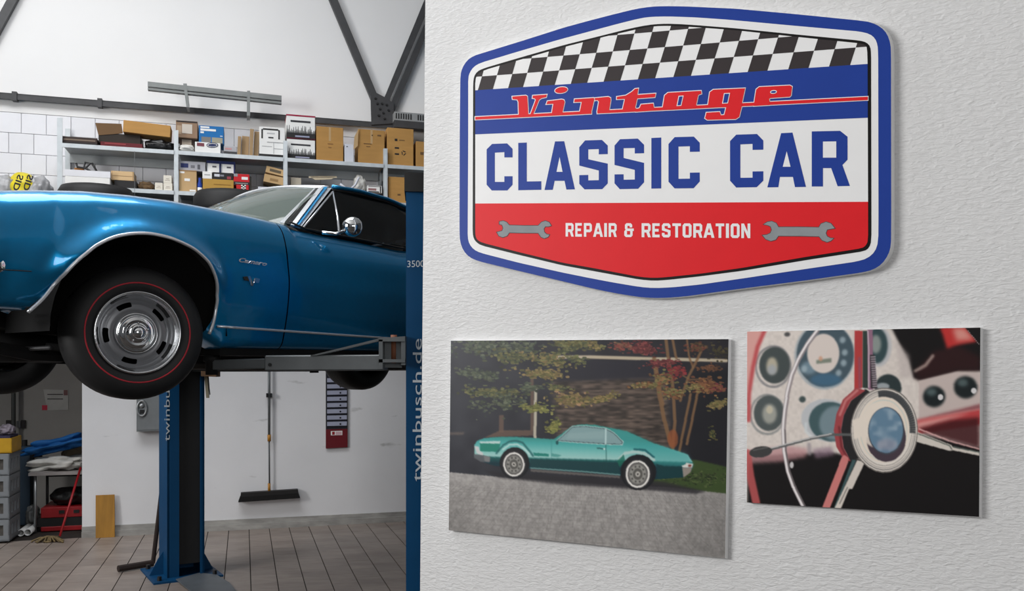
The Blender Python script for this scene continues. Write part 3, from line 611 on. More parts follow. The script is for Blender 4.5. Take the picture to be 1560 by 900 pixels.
for cx_, cy_, k in ((782.7, 707, 1.), (971.3, 721.8, 1.14)):
    c.ell(cx_, cy_, 19.5*k, 21*k, (34, 34, 38), 0, 1, .5); c.ell(cx_, cy_, 16.2*k, 18.4*k, (236, 232, 226), 0, 1, .4); c.ell(cx_, cy_, 13.4*k, 15.6*k, (58, 56, 56), 0, 1, .4)
    c.ell(cx_, cy_, 11.2*k, 13*k, (150, 148, 142), 0, 1, .4); c.ell(cx_, cy_, 6.5*k, 7.6*k, (92, 90, 86), 0, 1, .6); c.ell(cx_, cy_, 3.2*k, 3.6*k, (196, 192, 184), 0, 1, .5); c.ell(cx_, cy_, 1.3*k, 1.4*k, (50, 48, 48), 0, 1, .3)
    for j in range(10): c.ell(cx_+9*k*math.cos(j*.628), cy_+10.4*k*math.sin(j*.628), 1.3, 1.5, (44, 42, 42), 0, .8, .3)
    c.ell(cx_, cy_, 12.4*k, 14.4*k, (170, 168, 162), 0, .8, .3, .93)
c.poly([(722, 679), (729, 680), (730, 686), (736, 690), (735, 694), (726, 690)], (206, 208, 208), 1, .5); c.poly([(722, 691), (736, 693), (747, 696), (746, 704), (732, 703), (722, 697)], (96, 98, 102), .95, .6); c.poly([(737, 694), (746, 695), (746, 703), (738, 702)], (128, 128, 128), .9, .4)
c.poly([(1038, 709), (1044, 707), (1045, 704.5), (1055.5, 706), (1054, 712), (1040, 712)], (222, 220, 214), 1, .4); c.poly([(1039, 712), (1054, 712), (1052, 719), (1041, 727)], (150, 140, 132), 1, .5); c.ell(1050.5, 709, 2.6, 2, (120, 44, 34), 0, .9, .3)
GL = [(850, 670.2), (872.3, 650.5), (890, 649.5), (922, 653.2), (934, 659.5), (948, 673), (947, 676), (922, 675.3), (880, 672.6)]
c.poly(grow(GL, 1.8), (206, 226, 222), 1, .4); c.poly(grow(GL, .7), (28, 52, 58), 1, .3); c.poly(GL, (134, 164, 166), 1, .3); c.poly([(866, 660), (920, 656), (920, 668), (862, 668)], (150, 178, 178), .6, 2)
c.line([(922.5, 653), (922.5, 676)], 2.2, (196, 222, 220), 1, .3); c.line([(922.8, 677), (924, 722)], 1, (16, 70, 70), .8, .2); c.line([(840, 670), (840, 696)], .9, (60, 140, 136), .8, .2)
c.line([(910, 682), (919, 683.5)], 1.6, (30, 70, 72), .9, .2); c.ell(920.5, 683.4, 1.4, 1.4, (226, 236, 232), 0, 1, .2); c.ell(848.5, 673.5, 2.2, 3.4, (20, 76, 78), 0, .9, .4)
c.line([(808, 712.6), (890, 718), (944, 723)], 1.4, (160, 196, 190), .9, .3); c.poly([(808, 714), (944, 724.5), (944, 728), (808, 718)], (112, 106, 102), .8, .6)
c.a = np.clip(c.a, 0, 1)
printed('picture', Q1, c, TP+.0007, pr1)

pr2 = panel('photo print of a chrome steering wheel and red dashboard on the white wall', Q2, (4.6, 1.6), (4.8, 2.6), 'photo_print')
c = Canvas(1132, 492, 1502, 796, (226, 216, 208))
A = lambda pts: [(1130+x/6., 490+y/6.) for x, y in pts]; Bq = lambda pts: [(1300+x/5.624, 490+y/5.624) for x, y in pts]; D8 = lambda pts: [(1130+x/4.105, 630+y/4.105) for x, y in pts]
nz = vnoise(c.H, c.W, 8, 11)[:, :, None]; c.a = c.a+(nz-.5)*.06
# dark lower half
c.poly(D8([(40, 270), (300, 250), (560, 240), (760, 290), (1100, 120), (1520, 220), (1520, 720), (30, 720)]), (20, 17, 18), 1, 3)
c.poly(D8([(40, 230), (300, 200), (420, 220), (400, 270), (240, 300), (40, 310)]), (200, 150, 152), .8, 5); c.poly(D8([(440, 220), (560, 205), (580, 260), (460, 280)]), (150, 124, 140), .7, 4)
# right: dark top, red pad, panel with knobs
c.poly(Bq([(320, 40), (1100, 40), (1100, 420), (900, 420), (690, 470), (570, 500), (515, 480), (470, 330), (400, 200)]), (16, 12, 13), 1, 3)
c.poly(Bq([(690, 250), (900, 200), (1090, 300), (1090, 420), (880, 420), (690, 470), (560, 500), (520, 440)]), (52, 20, 22), .8, 6)
c.poly(Bq([(740, 40), (960, 40), (1060, 170), (900, 195), (800, 230)]), (196, 52, 50), 1, 4); c.poly(Bq([(850, 50), (950, 50), (1030, 150), (880, 165)]), (226, 160, 148), .9, 6)
c.poly(Bq([(955, 45), (1100, 45), (1100, 215)]), (18, 14, 16), 1, .8)
for k in range(9): c.ell(*Bq([(985+k*11, 78+k*14)])[0], .9, .9, (170, 160, 160), 0, .8)
c.line(Bq([(530, 420), (620, 370), (680, 290)]), 5, (190, 170, 160), .8, 2.5)
c.poly(Bq([(560, 505), (880, 430), (1090, 440), (1090, 700), (560, 820)]), (206, 190, 184), 1, 2)
c.poly(Bq([(560, 830), (1090, 700), (1090, 745), (560, 840)]), (130, 60, 66), .8, 3)
c.poly(Bq([(540, 840), (1090, 745), (1090, 880), (540, 960)]), (196, 70, 72), 1, 3); c.poly(Bq([(540, 860), (800, 810), (1000, 780), (800, 850), (540, 930)]), (236, 180, 172), .8, 5)
c.poly(D8([(1110, 90), (1300, 40), (1485, 20), (1485, 215), (1110, 110)]), (60, 16, 20), .85, 5)
for (x, y, r) in ((690, 640, 95), (960, 560, 100)):
    px_, py_ = Bq([(x, y)])[0]; c.ell(px_, py_, r/5.6, r*.95/5.6, (26, 34, 36), 0, 1, 3); c.ell(px_-4, py_-7, 8, 6, (120, 140, 140), 0, .6, 4)
for (x, y) in ((745, 645), (1030, 590)): c.ell(*Bq([(x, y)])[0], 4.2, 4.6, (226, 222, 222), 0, 1, 1)
# gauges
def gauge(x, y, rx, ry, ring, face, rot=0.):
    c.ell(x-2, y+2, rx*1.18, ry*1.16, ring, rot, .8, 1.5, .9); c.ell(x, y, rx, ry, face, rot, 1, 1.6)
gauge(1180, 556, 23.5, 28, (120, 120, 124), (72, 80, 80)); c.ell(1176, 557, 8.5, 13, (196, 186, 164), 0, .95, 3); c.ell(1176, 563, 7, 8, (170, 176, 184), 0, .8, 3)
gauge(1171, 629, 23, 27, (130, 134, 134), (84, 92, 92)); c.ell(1172, 630, 11, 15, (176, 176, 166), 0, .9, 3.5); c.ell(1172, 624, 5, 6, (214, 204, 178), 0, .8, 2)
c.ell(1199, 509, 4.5, 3.5, (70, 70, 72), 0, .9, 1.5); c.ell(1222, 608, 5, 5, (70, 84, 84), 0, 1, 1.5)
c.ell(1256, 541, 46, 52, (176, 184, 188), 0, .9, 1.5); c.ell(1257, 540, 43.5, 49, (74, 92, 102), 0, 1, 1.5); c.ell(1258, 578, 24, 10, (70, 112, 142), 0, .8, 4); c.ell(1232, 560, 12, 10, (150, 178, 194), 0, .6, 4)
c.ell(1254, 538, 24.5, 30, (226, 214, 206), 0, 1, 1.6); c.poly(A([(680, 350), (820, 330), (820, 370), (680, 385)]), (110, 122, 108), .8, 2); c.ell(1250, 546, 3, 4, (214, 160, 130), 0, .8, 1.5)
for (x, y) in ((940, 280), (930, 375), (885, 465), (570, 430), (920, 165)): c.ell(*A([(x, y)])[0], 4.5, 5, (170, 188, 196), .3, .8, 2.2)
c.poly([(1135, 500), (1166, 500), (1154, 530), (1147, 560), (1141, 590), (1135, 600)], (226, 168, 160), 1, 2.5); c.line([(1166, 500), (1154, 528), (1147, 560), (1141, 600), (1140, 640)], 6, (196, 74, 78), .9, 2.5); c.line([(1138, 690), (1143, 725), (1152, 765)], 12, (196, 92, 92), .9, 2)
# right gauge and dome behind the hub
c.ell(1338, 527, 20, 31, (196, 196, 198), 0, 1, 2.5); c.ell(1336, 526, 16, 27, (54, 76, 80), 0, 1, 2.5); c.ell(1334, 524, 8, 14, (166, 172, 166), 0, .8, 3); c.poly([(1362, 515), (1385, 540), (1390, 575), (1372, 575)], (196, 184, 180), .6, 5)
c.ell(1353, 590, 20, 20, (46, 58, 60), 0, 1, 2); c.ell(1345, 588, 10, 5, (190, 196, 200), 0, .8, 2)
# column
c.poly(A([(1030, 80), (1105, 80), (1105, 600), (1030, 620)]), (186, 64, 64), 1, 1); c.line(A([(1075, 330), (1080, 600)]), 4, (150, 80, 100), .8, 2)
c.poly(A([(1105, 80), (1150, 80), (1160, 610), (1105, 600)]), (52, 66, 60), 1, .8)
c.ell(1262, 640, 42, 32, (196, 200, 204), .2, .9, 2); c.ell(1266, 642, 34, 30, (70, 96, 100), .2, 1, 2); c.ell(1272, 644, 24, 26, (130, 150, 158), .2, .9, 3); c.line(D8([(400, 60), (400, 110), (440, 150)]), 4, (220, 226, 228), .8, 1.5)
c.poly([(1318, 592), (1296, 610), (1285, 632), (1281, 655), (1285, 682), (1296, 702), (1312, 696), (1302, 655), (1308, 622), (1326, 598)], (40, 38, 40), 1, 1); c.poly([(1304, 590), (1284, 608), (1274, 630), (1270, 655), (1274, 680), (1287, 702), (1296, 702), (1285, 682), (1281, 655), (1285, 632), (1296, 610), (1318, 594)], (168, 72, 76), 1, 1.2); c.line([(1306, 594), (1288, 610), (1279, 632)], 3, (226, 150, 146), .8, 1.5); c.line([(1278, 650), (1282, 680), (1291, 698)], 3, (104, 40, 46), .8, 1.5)
# steering rim, thin chrome arc
RIM = A([(690, 80), (600, 200), (520, 340), (460, 480), (420, 640), (395, 800), (385, 900)])+D8([(260, 100), (266, 230), (290, 360), (330, 470), (385, 580)])
c.line(RIM, 7, (150, 138, 140), .9, .8); c.line([(x-1, y) for x, y in RIM], 3.4, (244, 238, 238), 1, .6); c.line([(x+2.4, y) for x, y in RIM[7:]], 1, (60, 60, 60), .8, .3)
# stalk
c.line(D8([(180, 222), (300, 190), (430, 155), (560, 130), (690, 130)]), 4, (96, 98, 98), 1, .6); c.line(D8([(180, 215), (300, 183), (430, 150), (560, 125)]), 1.6, (226, 222, 220), 1, .4); c.ell(*D8([(118, 238)])[0], 17.5, 8.5, (66, 66, 66), -.13, 1, .6); c.line(D8([(70, 228), (160, 210)]), 1.2, (140, 140, 138), .7, .5)
c.ell(1206, 708, 3, 5, (226, 222, 222), 0, .9, 1); c.line(D8([(420, 190), (425, 250)]), 6, (160, 150, 156), .7, 2.5)
# upper spoke
c.poly(A([(1145, 70), (1195, 70), (1200, 620), (1155, 620)]), (150, 110, 132), 1, .6); c.line(A([(1150, 80), (1160, 260), (1160, 600)]), 1.4, (236, 222, 228), .9, .3)
c.poly(Bq([(140, 280), (180, 280), (205, 570), (150, 570)]), (52, 44, 50), 1, .5)
for k in range(14): c.line(Bq([(150+k*1.4, 300+k*19.5), (186+k*1.2, 298+k*19.5)]), 1.6, (206, 192, 200), .95, .2)
# lower spokes
c.poly(D8([(500, 590), (625, 270), (640, 255), (668, 275), (665, 300), (550, 590)]), (214, 130, 126), 1, .8); c.poly(D8([(575, 590), (690, 285), (715, 290), (640, 460), (590, 590)]), (66, 92, 94), 1, .7)
c.poly(D8([(580, 590), (720, 290), (770, 300), (690, 470), (670, 470), (620, 592)]), (224, 214, 204), 1, .5); c.line(D8([(612, 560), (660, 460)]), 1.4, (110, 104, 100), .9, .3)
c.poly(D8([(1090, 110), (1310, 195), (1320, 210), (1485, 242), (1485, 262), (1320, 228), (1300, 232), (1090, 175)]), (220, 212, 202), 1, .5); c.line(D8([(1105, 125), (1300, 200), (1312, 222)]), 1.3, (60, 70, 64), 1, .3); c.line(D8([(1110, 95), (1300, 170), (1485, 220)]), 2.2, (240, 190, 186), .9, .6); c.line(D8([(1320, 205), (1485, 240)]), 1.4, (130, 150, 140), .8, .3)
# hub
hx, hy_ = 1347., 655.
c.ell(hx, hy_, 51, 64.5, (236, 228, 218), 0, 1, .6); c.ell(hx, hy_, 51, 64.5, (70, 64, 62), 0, .9, .3, .978); c.ell(hx, hy_, 48, 61, (96, 92, 92), 0, .8, .3, .975); c.ell(hx, hy_, 45.5, 58, (150, 142, 138), 0, .7, .3, .975); c.ell(hx, hy_, 42.5, 54.5, (120, 112, 108), 0, .7, .3, .98)
for k in range(30):
    t = -1.75+k*.062; c.line([(hx+40*math.cos(t), hy_+51*math.sin(t)), (hx+46*math.cos(t), hy_+59*math.sin(t))], 3.4, (46, 50, 54), .85, .3)
c.ell(hx-1, hy_-1, 39, 50, (240, 226, 210), 0, 1, .8); c.ell(hx-1, hy_, 36, 47, (206, 214, 208), 0, .8, .4, .96)
c.ell(hx+3, hy_+12, 30, 36, (74, 62, 72), 0, 1, .8); c.poly(D8([(690, 40), (800, 0), (800, 150), (745, 140), (740, 150), (700, 160)]), (240, 228, 214), 1, 1.5); c.ell(hx-12, hy_-8, 26, 34, (240, 228, 214), 0, .9, 2)
c.ell(hx+3, hy_+1, 27.5, 36, (70, 74, 84), 0, 1, .6); c.ell(hx+2.5, hy_, 26, 34.5, (104, 136, 160), 0, 1, .6); cn = vnoise(c.H, c.W, 16, 15); e = (c.emask(hx+2.5, hy_, 25, 33) < 1)*np.clip(cn*2-.8, 0, 1); c.put(e, (176, 192, 204), .6, 2); c.ell(hx+4, hy_+22, 16, 9, (160, 156, 170), 0, .6, 4)
c.a = np.clip(c.a, 0, 1)
printed('picture', Q2, c, TP+.0007, pr2)

# ================================================================== THE CAR ON THE LIFT
TH_C = math.radians(51.); P0 = Vector((-1.82, 4.35, 0)); CA = Vector((math.cos(TH_C), math.sin(TH_C), 0)); CN = Vector((math.sin(TH_C), -math.cos(TH_C), 0))
ZG = 1.43                         # height of the hanging tyres above the floor
car = thing('classic_car', (P0.x, P0.y, ZG), 'metallic blue classic muscle coupe raised on the two post lift', 'car', rz=TH_C)
def C(u, v, z): return (u, -v, z-ZG)           # car axes: u along the car, v outwards from the near wheels' face, z above the workshop floor
def carpx(x, y, v):
    r = ray(x, y); t = (P0.dot(CN)+v)/r.dot(CN); p = r*t; return (Vector((p.x, p.y, 0))-P0).dot(CA), p.z+EYE
VC = -.84                         # centre line
mir = lambda v: 2*VC-v
def paint():
    m = mat('metallic_blue_paint', (0, 140, 200), .30, metal=.72, var=.03, scale=30, coat=1., spec=.5); return m
m_paint = paint()
m_under = mat('underbody_black', (14, 14, 15), .75, var=.3, scale=12)
m_well = mat('wheel_well_black', (8, 8, 9), .9)
m_glass = mat('greenish_glass', (118, 130, 124), .04, var=.01, alpha=.62, spec=.8)
m_dglass = mat('dark_side_glass', (10, 12, 12), .05, var=.01, alpha=.45, spec=.3)
m_int = mat('black_vinyl_interior', (14, 14, 15), .6)
m_ring = mat('wheel_ring_chrome', (226, 228, 230), .14, metal=.92, var=.01)
m_rimg = mat('silver_wheel_paint', (128, 130, 134), .35, metal=.35, var=.04)
m_redst = mat('red_stripe_rubber', (190, 36, 52), .55)
# ---- control curves taken from the side of the car
CREST = [carpx(x, y, -.075) for x, y in [(0, 289), (60, 288.5), (130, 290), (200, 296), (260, 304), (330, 317), (390, 330), (436, 341)]]
BELT = [carpx(x, y, .0) for x, y in [(446, 344), (500, 355), (560, 366.5), (618, 379)]]
ub = [-.98, -.86]+[p[0] for p in CREST]+[p[0] for p in BELT]+[2.15, 2.5, 2.9, 3.3, 3.62, 3.74]
z_l = [CREST[0][1]-.035, CREST[0][1]-.01]+[p[1] for p in CREST]+[p[1] for p in BELT]+[BELT[-1][1]+.01, BELT[-1][1]+.045, BELT[-1][1]+.06, BELT[-1][1]+.045, BELT[-1][1]+.02, BELT[-1][1]-.01]
def zcrest(u): return float(np.interp(u, ub, z_l))
def zbot(u): return float(np.interp(u, [-.98, -.42, -.38, .34, .46, 2.3, 2.34, 3.1, 3.14, 3.74], [1.86, 1.85, 1.80, 1.76, 1.695, 1.695, 1.72, 1.80, 1.80, 1.86]))
PROF = [(-.16, -.004), (-.06, 0.), (-.012, .035), (.012, .12), (.040, .27), (.056, .42), (.060, .52), (.050, .63), (.033, .77), (.004, .885), (-.036, .955), (-.08, .99), (-.14, 1.008), (-.21, 1.012)]
def cr(P_, n):
    P_ = [Vector((a, b, 0)) for a, b in P_]; out = []
    K = len(P_)-1
    for i in range(n+1):
        t = i/n*K; k = min(int(t), K-1); f = t-k; p0 = P_[max(k-1, 0)]; p1 = P_[k]; p2 = P_[k+1]; p3 = P_[min(k+2, K)]
        out.append(.5*((2*p1)+(p2-p0)*f+(2*p0-5*p1+4*p2-p3)*f*f+(3*p1-p0-3*p2+p3)*f**3))
    return [(q.x, q.y) for q in out]
PR = cr(PROF, 64)
def arch_poly(pts):
    return pts
ARCH = [carpx(x/2.432, 270+y/2.432, .052) for x, y in [(105, 500), (160, 452), (215, 378), (265, 312), (330, 257), (400, 224), (470, 211), (540, 211), (620, 229), (700, 268), (750, 318), (788, 385), (803, 440), (802, 490), (790, 550), (776, 580)]]
def resample(p, n):
    d = [0]
    for i in range(1, len(p)): d.append(d[-1]+math.hypot(p[i][0]-p[i-1][0], p[i][1]-p[i-1][1]))
    ts = np.linspace(0, d[-1], n); x = np.interp(ts, d, [q[0] for q in p]); y = np.interp(ts, d, [q[1] for q in p])
    for _ in range(3):
        x[1:-1] = (x[:-2]+2*x[1:-1]+x[2:])/4; y[1:-1] = (y[:-2]+2*y[1:-1]+y[2:])/4
    return list(zip(x, y))
ARCH = resample(ARCH, 70)
RARCH = [(2.74+(-.40 if t < 0 else .40)*abs(math.sin(t))**.9, 1.80+.42*math.cos(t)) for t in np.linspace(-1.5, 1.5, 50)]
def inside(poly, u, z):
    r = False; n = len(poly)
    for i in range(n):
        (x1, y1), (x2, y2) = poly[i], poly[(i+1) % n]
        if (y1 > z) != (y2 > z) and u < (x2-x1)*(z-y1)/(y2-y1)+x1: r = not r
    return r
AH = ARCH+[(ARCH[-1][0], 1.4), (ARCH[0][0], 1.4)]; RH = RARCH+[(RARCH[-1][0], 1.4), (RARCH[0][0], 1.4)]
AN = np.array(ARCH); RN = np.array(RARCH)
def darch(u, z):
    a = AN if u < 1.4 else RN; d = np.hypot(a[:, 0]-u, a[:, 1]-z); i = int(d.argmin()); return float(d[i]), a[i]
def vside(u, k):
    """point of the near side's skin: station u, profile sample k"""
    pv, pz = PR[k]; zb, zc = zbot(u), zcrest(u); z = zb+pz*(zc-zb)
    nose = max(0., -.62-u); tail = max(0., u-3.25); v = pv-1.9*nose**2-.5*tail**2
    d, _ = darch(u, z); v += .052*min(1, max(.2, (z-1.92)/.2))*math.exp(-(d/.062)**2)*(1 if .1 < pz < .95 else 0)
    v += .012*math.exp(-((pz-.5)/.035)**2)*(1 if u > .5 else 0)*0
    return v, z
def sidepanel(name, us, parent, k0=0, k1=64, m=None, hole=None, shift=None, far=False):
    us = list(us); rows = []; V = []; keep = {}
    for i, u in enumerate(us):
        for k in range(k0, k1+1):
            uu = u+(shift(k/64.) if shift else 0)
            v, z = vside(uu, k); V.append([uu, v, z])
    n = k1-k0+1; Fq = []
    ins = [hole is not None and inside(hole, p[0], p[2]) and p[1] > -.10 or (hole is not None and inside(hole, p[0], p[2])) for p in V]
    for i in range(len(us)-1):
        for k in range(n-1):
            q = (i*n+k, (i+1)*n+k, (i+1)*n+k+1, i*n+k+1)
            if sum(ins[j] for j in q) >= 3: continue
            Fq.append(q)
    if hole is not None:
        used = {}
        for q in Fq:
            for j in q: used[j] = used.get(j, 0)+1
        for j, cnt in used.items():
            d, a = darch(V[j][0], V[j][2])
            if ins[j] or (cnt < 4 and d < .03):
                if d < .06: V[j][0], V[j][2] = float(a[0]), float(a[1])
    W = [C(p[0], mir(p[1]) if far else p[1], p[2]) for p in V]
    usedv = sorted({j for q in Fq for j in q}); mp_ = {j: i for i, j in enumerate(usedv)}
    o = mk(name, [W[j] for j in usedv], [tuple(mp_[j] for j in q) for q in Fq], m or m_paint, parent, True, local=True); fixn(o)
    return o
dshift = lambda s: -.035*(1-s)**1.5+.012*math.exp(-((s-.45)/.25)**2)
UD = carpx(439, 400, .05)[0]
for far in (False, True):
    sidepanel('front_fender', [x for x in np.arange(-.98, UD-.10, .0145)]+list(np.linspace(UD-.10, UD-.004, 10)), car, hole=AH, far=far, shift=lambda s: 0)
    sidepanel('door', np.linspace(UD+.004, 2.10, 60), car, far=far, k0=0, k1=60)
    sidepanel('quarter_panel', np.arange(2.106, 3.745, .0165), car, hole=RH, far=far)
# hood, cowl, trunk
def deck(name, us, dz, vin=-.20, crown=.03, m=m_paint):
    V = []; nv = 17
    for u in us:
        for j in range(nv):
            s = j/(nv-1); v = vin+(mir(vin)-vin)*s; nose = max(0., -.62-u); z = zcrest(u)+dz+crown*(1-(2*s-1)**2)
            if abs(2*s-1) > .999: z = zcrest(u)-.002
            V.append(C(u, v-1.9*nose**2*(1-2*s), z))
    Fq = [(i*nv+j, i*nv+j+1, (i+1)*nv+j+1, (i+1)*nv+j) for i in range(len(us)-1) for j in range(nv-1)]
    return fixn(mk(name, V, Fq, m, car, True, local=True))
deck('hood', np.linspace(-.97, .70, 40), 0.); deck('cowl_panel', np.linspace(.70, .98, 8), -.015, m=m_black); deck('trunk_lid', np.linspace(3.0, 3.74, 16), .0)
# nose and tail
q = MB(); zc = zcrest(-.97)
q.hexa([C(-.985, -.50, 1.90), C(-.95, -1.18, 1.90), C(-.90, -1.18, 1.90), C(-.92, -.50, 1.90), C(-.985, -.50, zc-.03), C(-.95, -1.18, zc-.03), C(-.90, -1.18, zc-.03), C(-.92, -.50, zc-.03)]); gr_ = q.build('grille', m_black, car, local=True)
for v in (-.42, -1.26):
    q = MB(); q.lathe([(0, .02), (.085, .01), (.09, -.03)], C(-.98, v, 2.18), (-1, 0, 0), 24); hl = q.build('headlight', m_white, car, True, True); q = MB(); q.lathe([(.088, .015), (.105, .0), (.10, -.04)], C(-.98, v, 2.18), (-1, 0, 0), 24); q.build('bezel', m_chrome, hl, True, True)
    hl2 = bpy.data.objects[q and hl.name]
q = MB(); q.tube([C(-.80, -.02, 2.0), C(-.96, -.12, 2.0), C(-1.06, -.40, 2.0), C(-1.09, VC, 2.0), C(-1.06, mir(-.40), 2.0), C(-.96, mir(-.12), 2.0), C(-.80, mir(-.02), 2.0)], .055, 10); q.build('front_bumper', m_chrome, car, True, True)
q = MB(); q.tube([C(3.66, -.05, 2.02), C(3.80, -.25, 2.02), C(3.84, VC, 2.02), C(3.80, mir(-.25), 2.02), C(3.66, mir(-.05), 2.02)], .055, 10); q.build('rear_bumper', m_chrome, car, True, True)
q = MB(); q.hexa([C(3.66, -.12, 1.86), C(3.72, -.12, 1.86), C(3.72, mir(-.12), 1.86), C(3.66, mir(-.12), 1.86), C(3.66, -.2, zcrest(3.7)), C(3.73, -.2, zcrest(3.7)), C(3.73, mir(-.2), zcrest(3.7)), C(3.66, mir(-.2), zcrest(3.7))]); q.build('tail_panel', m_paint, car, local=True)
q = MB(); q.lathe([(0, .012), (.030, .010), (.036, 0), (.034, -.02)], C(-.66, .035, 2.035), C(-.3, .9, ZG), 16); q.build('side_marker', m_chrome, car, True, True)
q = MB(); q.tube([C(u, vside(u, 26)[0]+.001, carpx(0, 411, .04)[1]+(u+.64)*.02) for u in np.linspace(-.9, ARCH[2][0]-.02, 14)], .0025, 5); q.build('bumper_seam', m_black, car, local=True)
# arch trims, sill trim
for far in (False, True):
    for A_ in (ARCH, RARCH):
        q = MB(); f_ = mir if far else (lambda v: v)
        pts = []
        for (u, z) in A_:
            zb, zc = zbot(u), zcrest(u); pz = (z-zb)/(zc-zb); kk = min(range(65), key=lambda i: abs(PR[i][1]-pz)+(0 if i > 8 else 1)); v = vside(u, kk)[0]
            pts.append(C(u, f_(max(v, .045)+.004), z))
        q.tube(pts, .0085, 8); q.build('arch_trim', m_bright, car, True, True)
    q = MB(); su0, sz0 = carpx(330, 497, .02); su1, sz1 = carpx(590, 515, .02)
    pts = [C(u, f_(.024), sz0+(sz1-sz0)*(u-su0)/(su1-su0)) for u in np.linspace(su0, 2.3, 20)]; q.tube(pts, .0075, 6); q.build('sill_trim', m_bright, car, True, True)
    # wheel wells
    for uc, A_ in ((.02, ARCH), (2.74, RARCH)):
        q = MB(); n = 20; V = []
        for dv in (.02, -.46):
            for i in range(n+1):
                a = math.pi*i/n; V.append(C(uc-.455*math.cos(a), f_(dv), 1.76+.50*math.sin(a)))
        q.add(V, [(i, i+1, n+2+i, n+1+i) for i in range(n)]+[tuple(range(n+1, 2*n+2))]); q.build('wheel_well', m_well, car, True, True)
# under the car
q = MB(); q.hexa([C(*p) for p in [(.48, -.06, 1.66), (2.3, -.06, 1.66), (2.3, mir(-.06), 1.66), (.48, mir(-.06), 1.66), (.48, -.04, 1.74), (2.3, -.04, 1.74), (2.3, mir(-.04), 1.74), (.48, mir(-.04), 1.74)]])
q.hexa([C(*p) for p in [(-.9, -.47, 1.82), (.5, -.47, 1.72), (.5, mir(-.47), 1.72), (-.9, mir(-.47), 1.82), (-.9, -.47, 2.2), (.5, -.47, 2.2), (.5, mir(-.47), 2.2), (-.9, mir(-.47), 2.2)]])
q.hexa([C(*p) for p in [(2.3, -.47, 1.72), (3.7, -.47, 1.86), (3.7, mir(-.47), 1.86), (2.3, mir(-.47), 1.72), (2.3, -.47, 2.2), (3.7, -.47, 2.2), (3.7, mir(-.47), 2.2), (2.3, mir(-.47), 2.2)]])
q.build('floor_pan', m_well, car, local=True)
for v in (-.50, mir(-.50)):
    q = MB(); q.tube([C(-.72, v, 1.74), C(-.3, v, 1.66), C(.3, v, 1.64), C(.7, v-.05*(1 if v > VC else -1), 1.66), C(2.3, v, 1.66)], .035, 6); q.build('frame_rail', m_under, car, local=True)
    s_ = 1 if v > VC else -1
    q = MB(); q.tube([C(.02, v, 1.70), C(.02, v+.30*s_, 1.66)], .03, 6); q.tube([C(-.22, v, 1.70), C(.0, v+.30*s_, 1.66)], .022, 6); q.build('control_arm', m_under, car, local=True)
q = MB(); q.tube([C(.3, VC+.25, 1.62), C(1.2, VC+.30, 1.60), C(2.4, VC+.35, 1.60)], .03, 8); q.build('exhaust_pipe', mat('exhaust_steel', (70, 66, 62), .5, metal=.6), car, True, True)
q = MB(); q.lathe([(.0, -.05), (.13, -.05), (.13, .35), (0, .35)], C(-.35, VC, 1.75), (1, 0, 0), 16); q.build('oil_pan', m_under, car, True, True)
q = MB(); q.tube([C(-.62, -.34, 1.70), C(-.62, VC, 1.68), C(-.62, mir(-.34), 1.70)], .016, 6); q.build('sway_bar', m_under, car, True, True)
for zz_, v0_, v1_ in ((1.80, -.30, -.95), (1.69, -.28, -1.30)):
    q = MB(); q.tube([C(-.30, v0_, zz_), C(-.34, v1_, zz_-.01)], .012, 6); q.build('steering_link', mat('worn_steel', (96, 96, 98), .45, metal=.5), car, True, True)
q = MB(); q.tube([C(2.74, -.05, 1.77), C(2.74, mir(-.05), 1.77)], .05, 8); q.build('rear_axle', m_under, car, True, True)
# ---- greenhouse
ug, zg_ = carpx(448, 345, -.06); ut, zt_ = carpx(500, 285.5, -.27)
def hdr(s):      # windscreen header, s 0 near .. 1 far
    e = 1-(2*s-1)**2; return (ut-.11*e, -.27+(mir(-.27)+.27)*s, zt_+.035*e)
def cwl(s):
    e = 1-(2*s-1)**2; return (ug-.02-.24*e, -.11+(mir(-.11)+.11)*s, zg_-.005+.02*e)
V = []; n1, n2 = 24, 8
for i in range(n1+1):
    for j in range(n2+1):
        a, b = cwl(i/n1), hdr(i/n1); t = j/n2; V.append(C(*[a[k]+(b[k]-a[k])*t for k in range(3)])) ; V[-1] = (V[-1][0]-.03*math.sin(math.pi*t), V[-1][1], V[-1][2]+.02*math.sin(math.pi*t))
fixn(mk('windshield', V, [(i*(n2+1)+j, (i+1)*(n2+1)+j, (i+1)*(n2+1)+j+1, i*(n2+1)+j+1) for i in range(n1) for j in range(n2)], m_glass, car, True, local=True))
q = MB(); q.tube([C(hdr(s)[0], hdr(s)[1], hdr(s)[2]) for s in np.linspace(0, 1, 25)], .012, 6); q.build('header_trim', m_bright, car, True, True)
q = MB(); q.tube([C(hdr(s)[0]-.018, hdr(s)[1], hdr(s)[2]-.016) for s in np.linspace(.01, .99, 25)], .008, 6); q.build('windshield_gasket', m_black, car, True, True)
q = MB(); q.tube([C(cwl(s)[0]-.01, cwl(s)[1], cwl(s)[2]+.004) for s in np.linspace(0, 1, 25)], .010, 6); q.build('cowl_trim', m_bright, car, True, True)
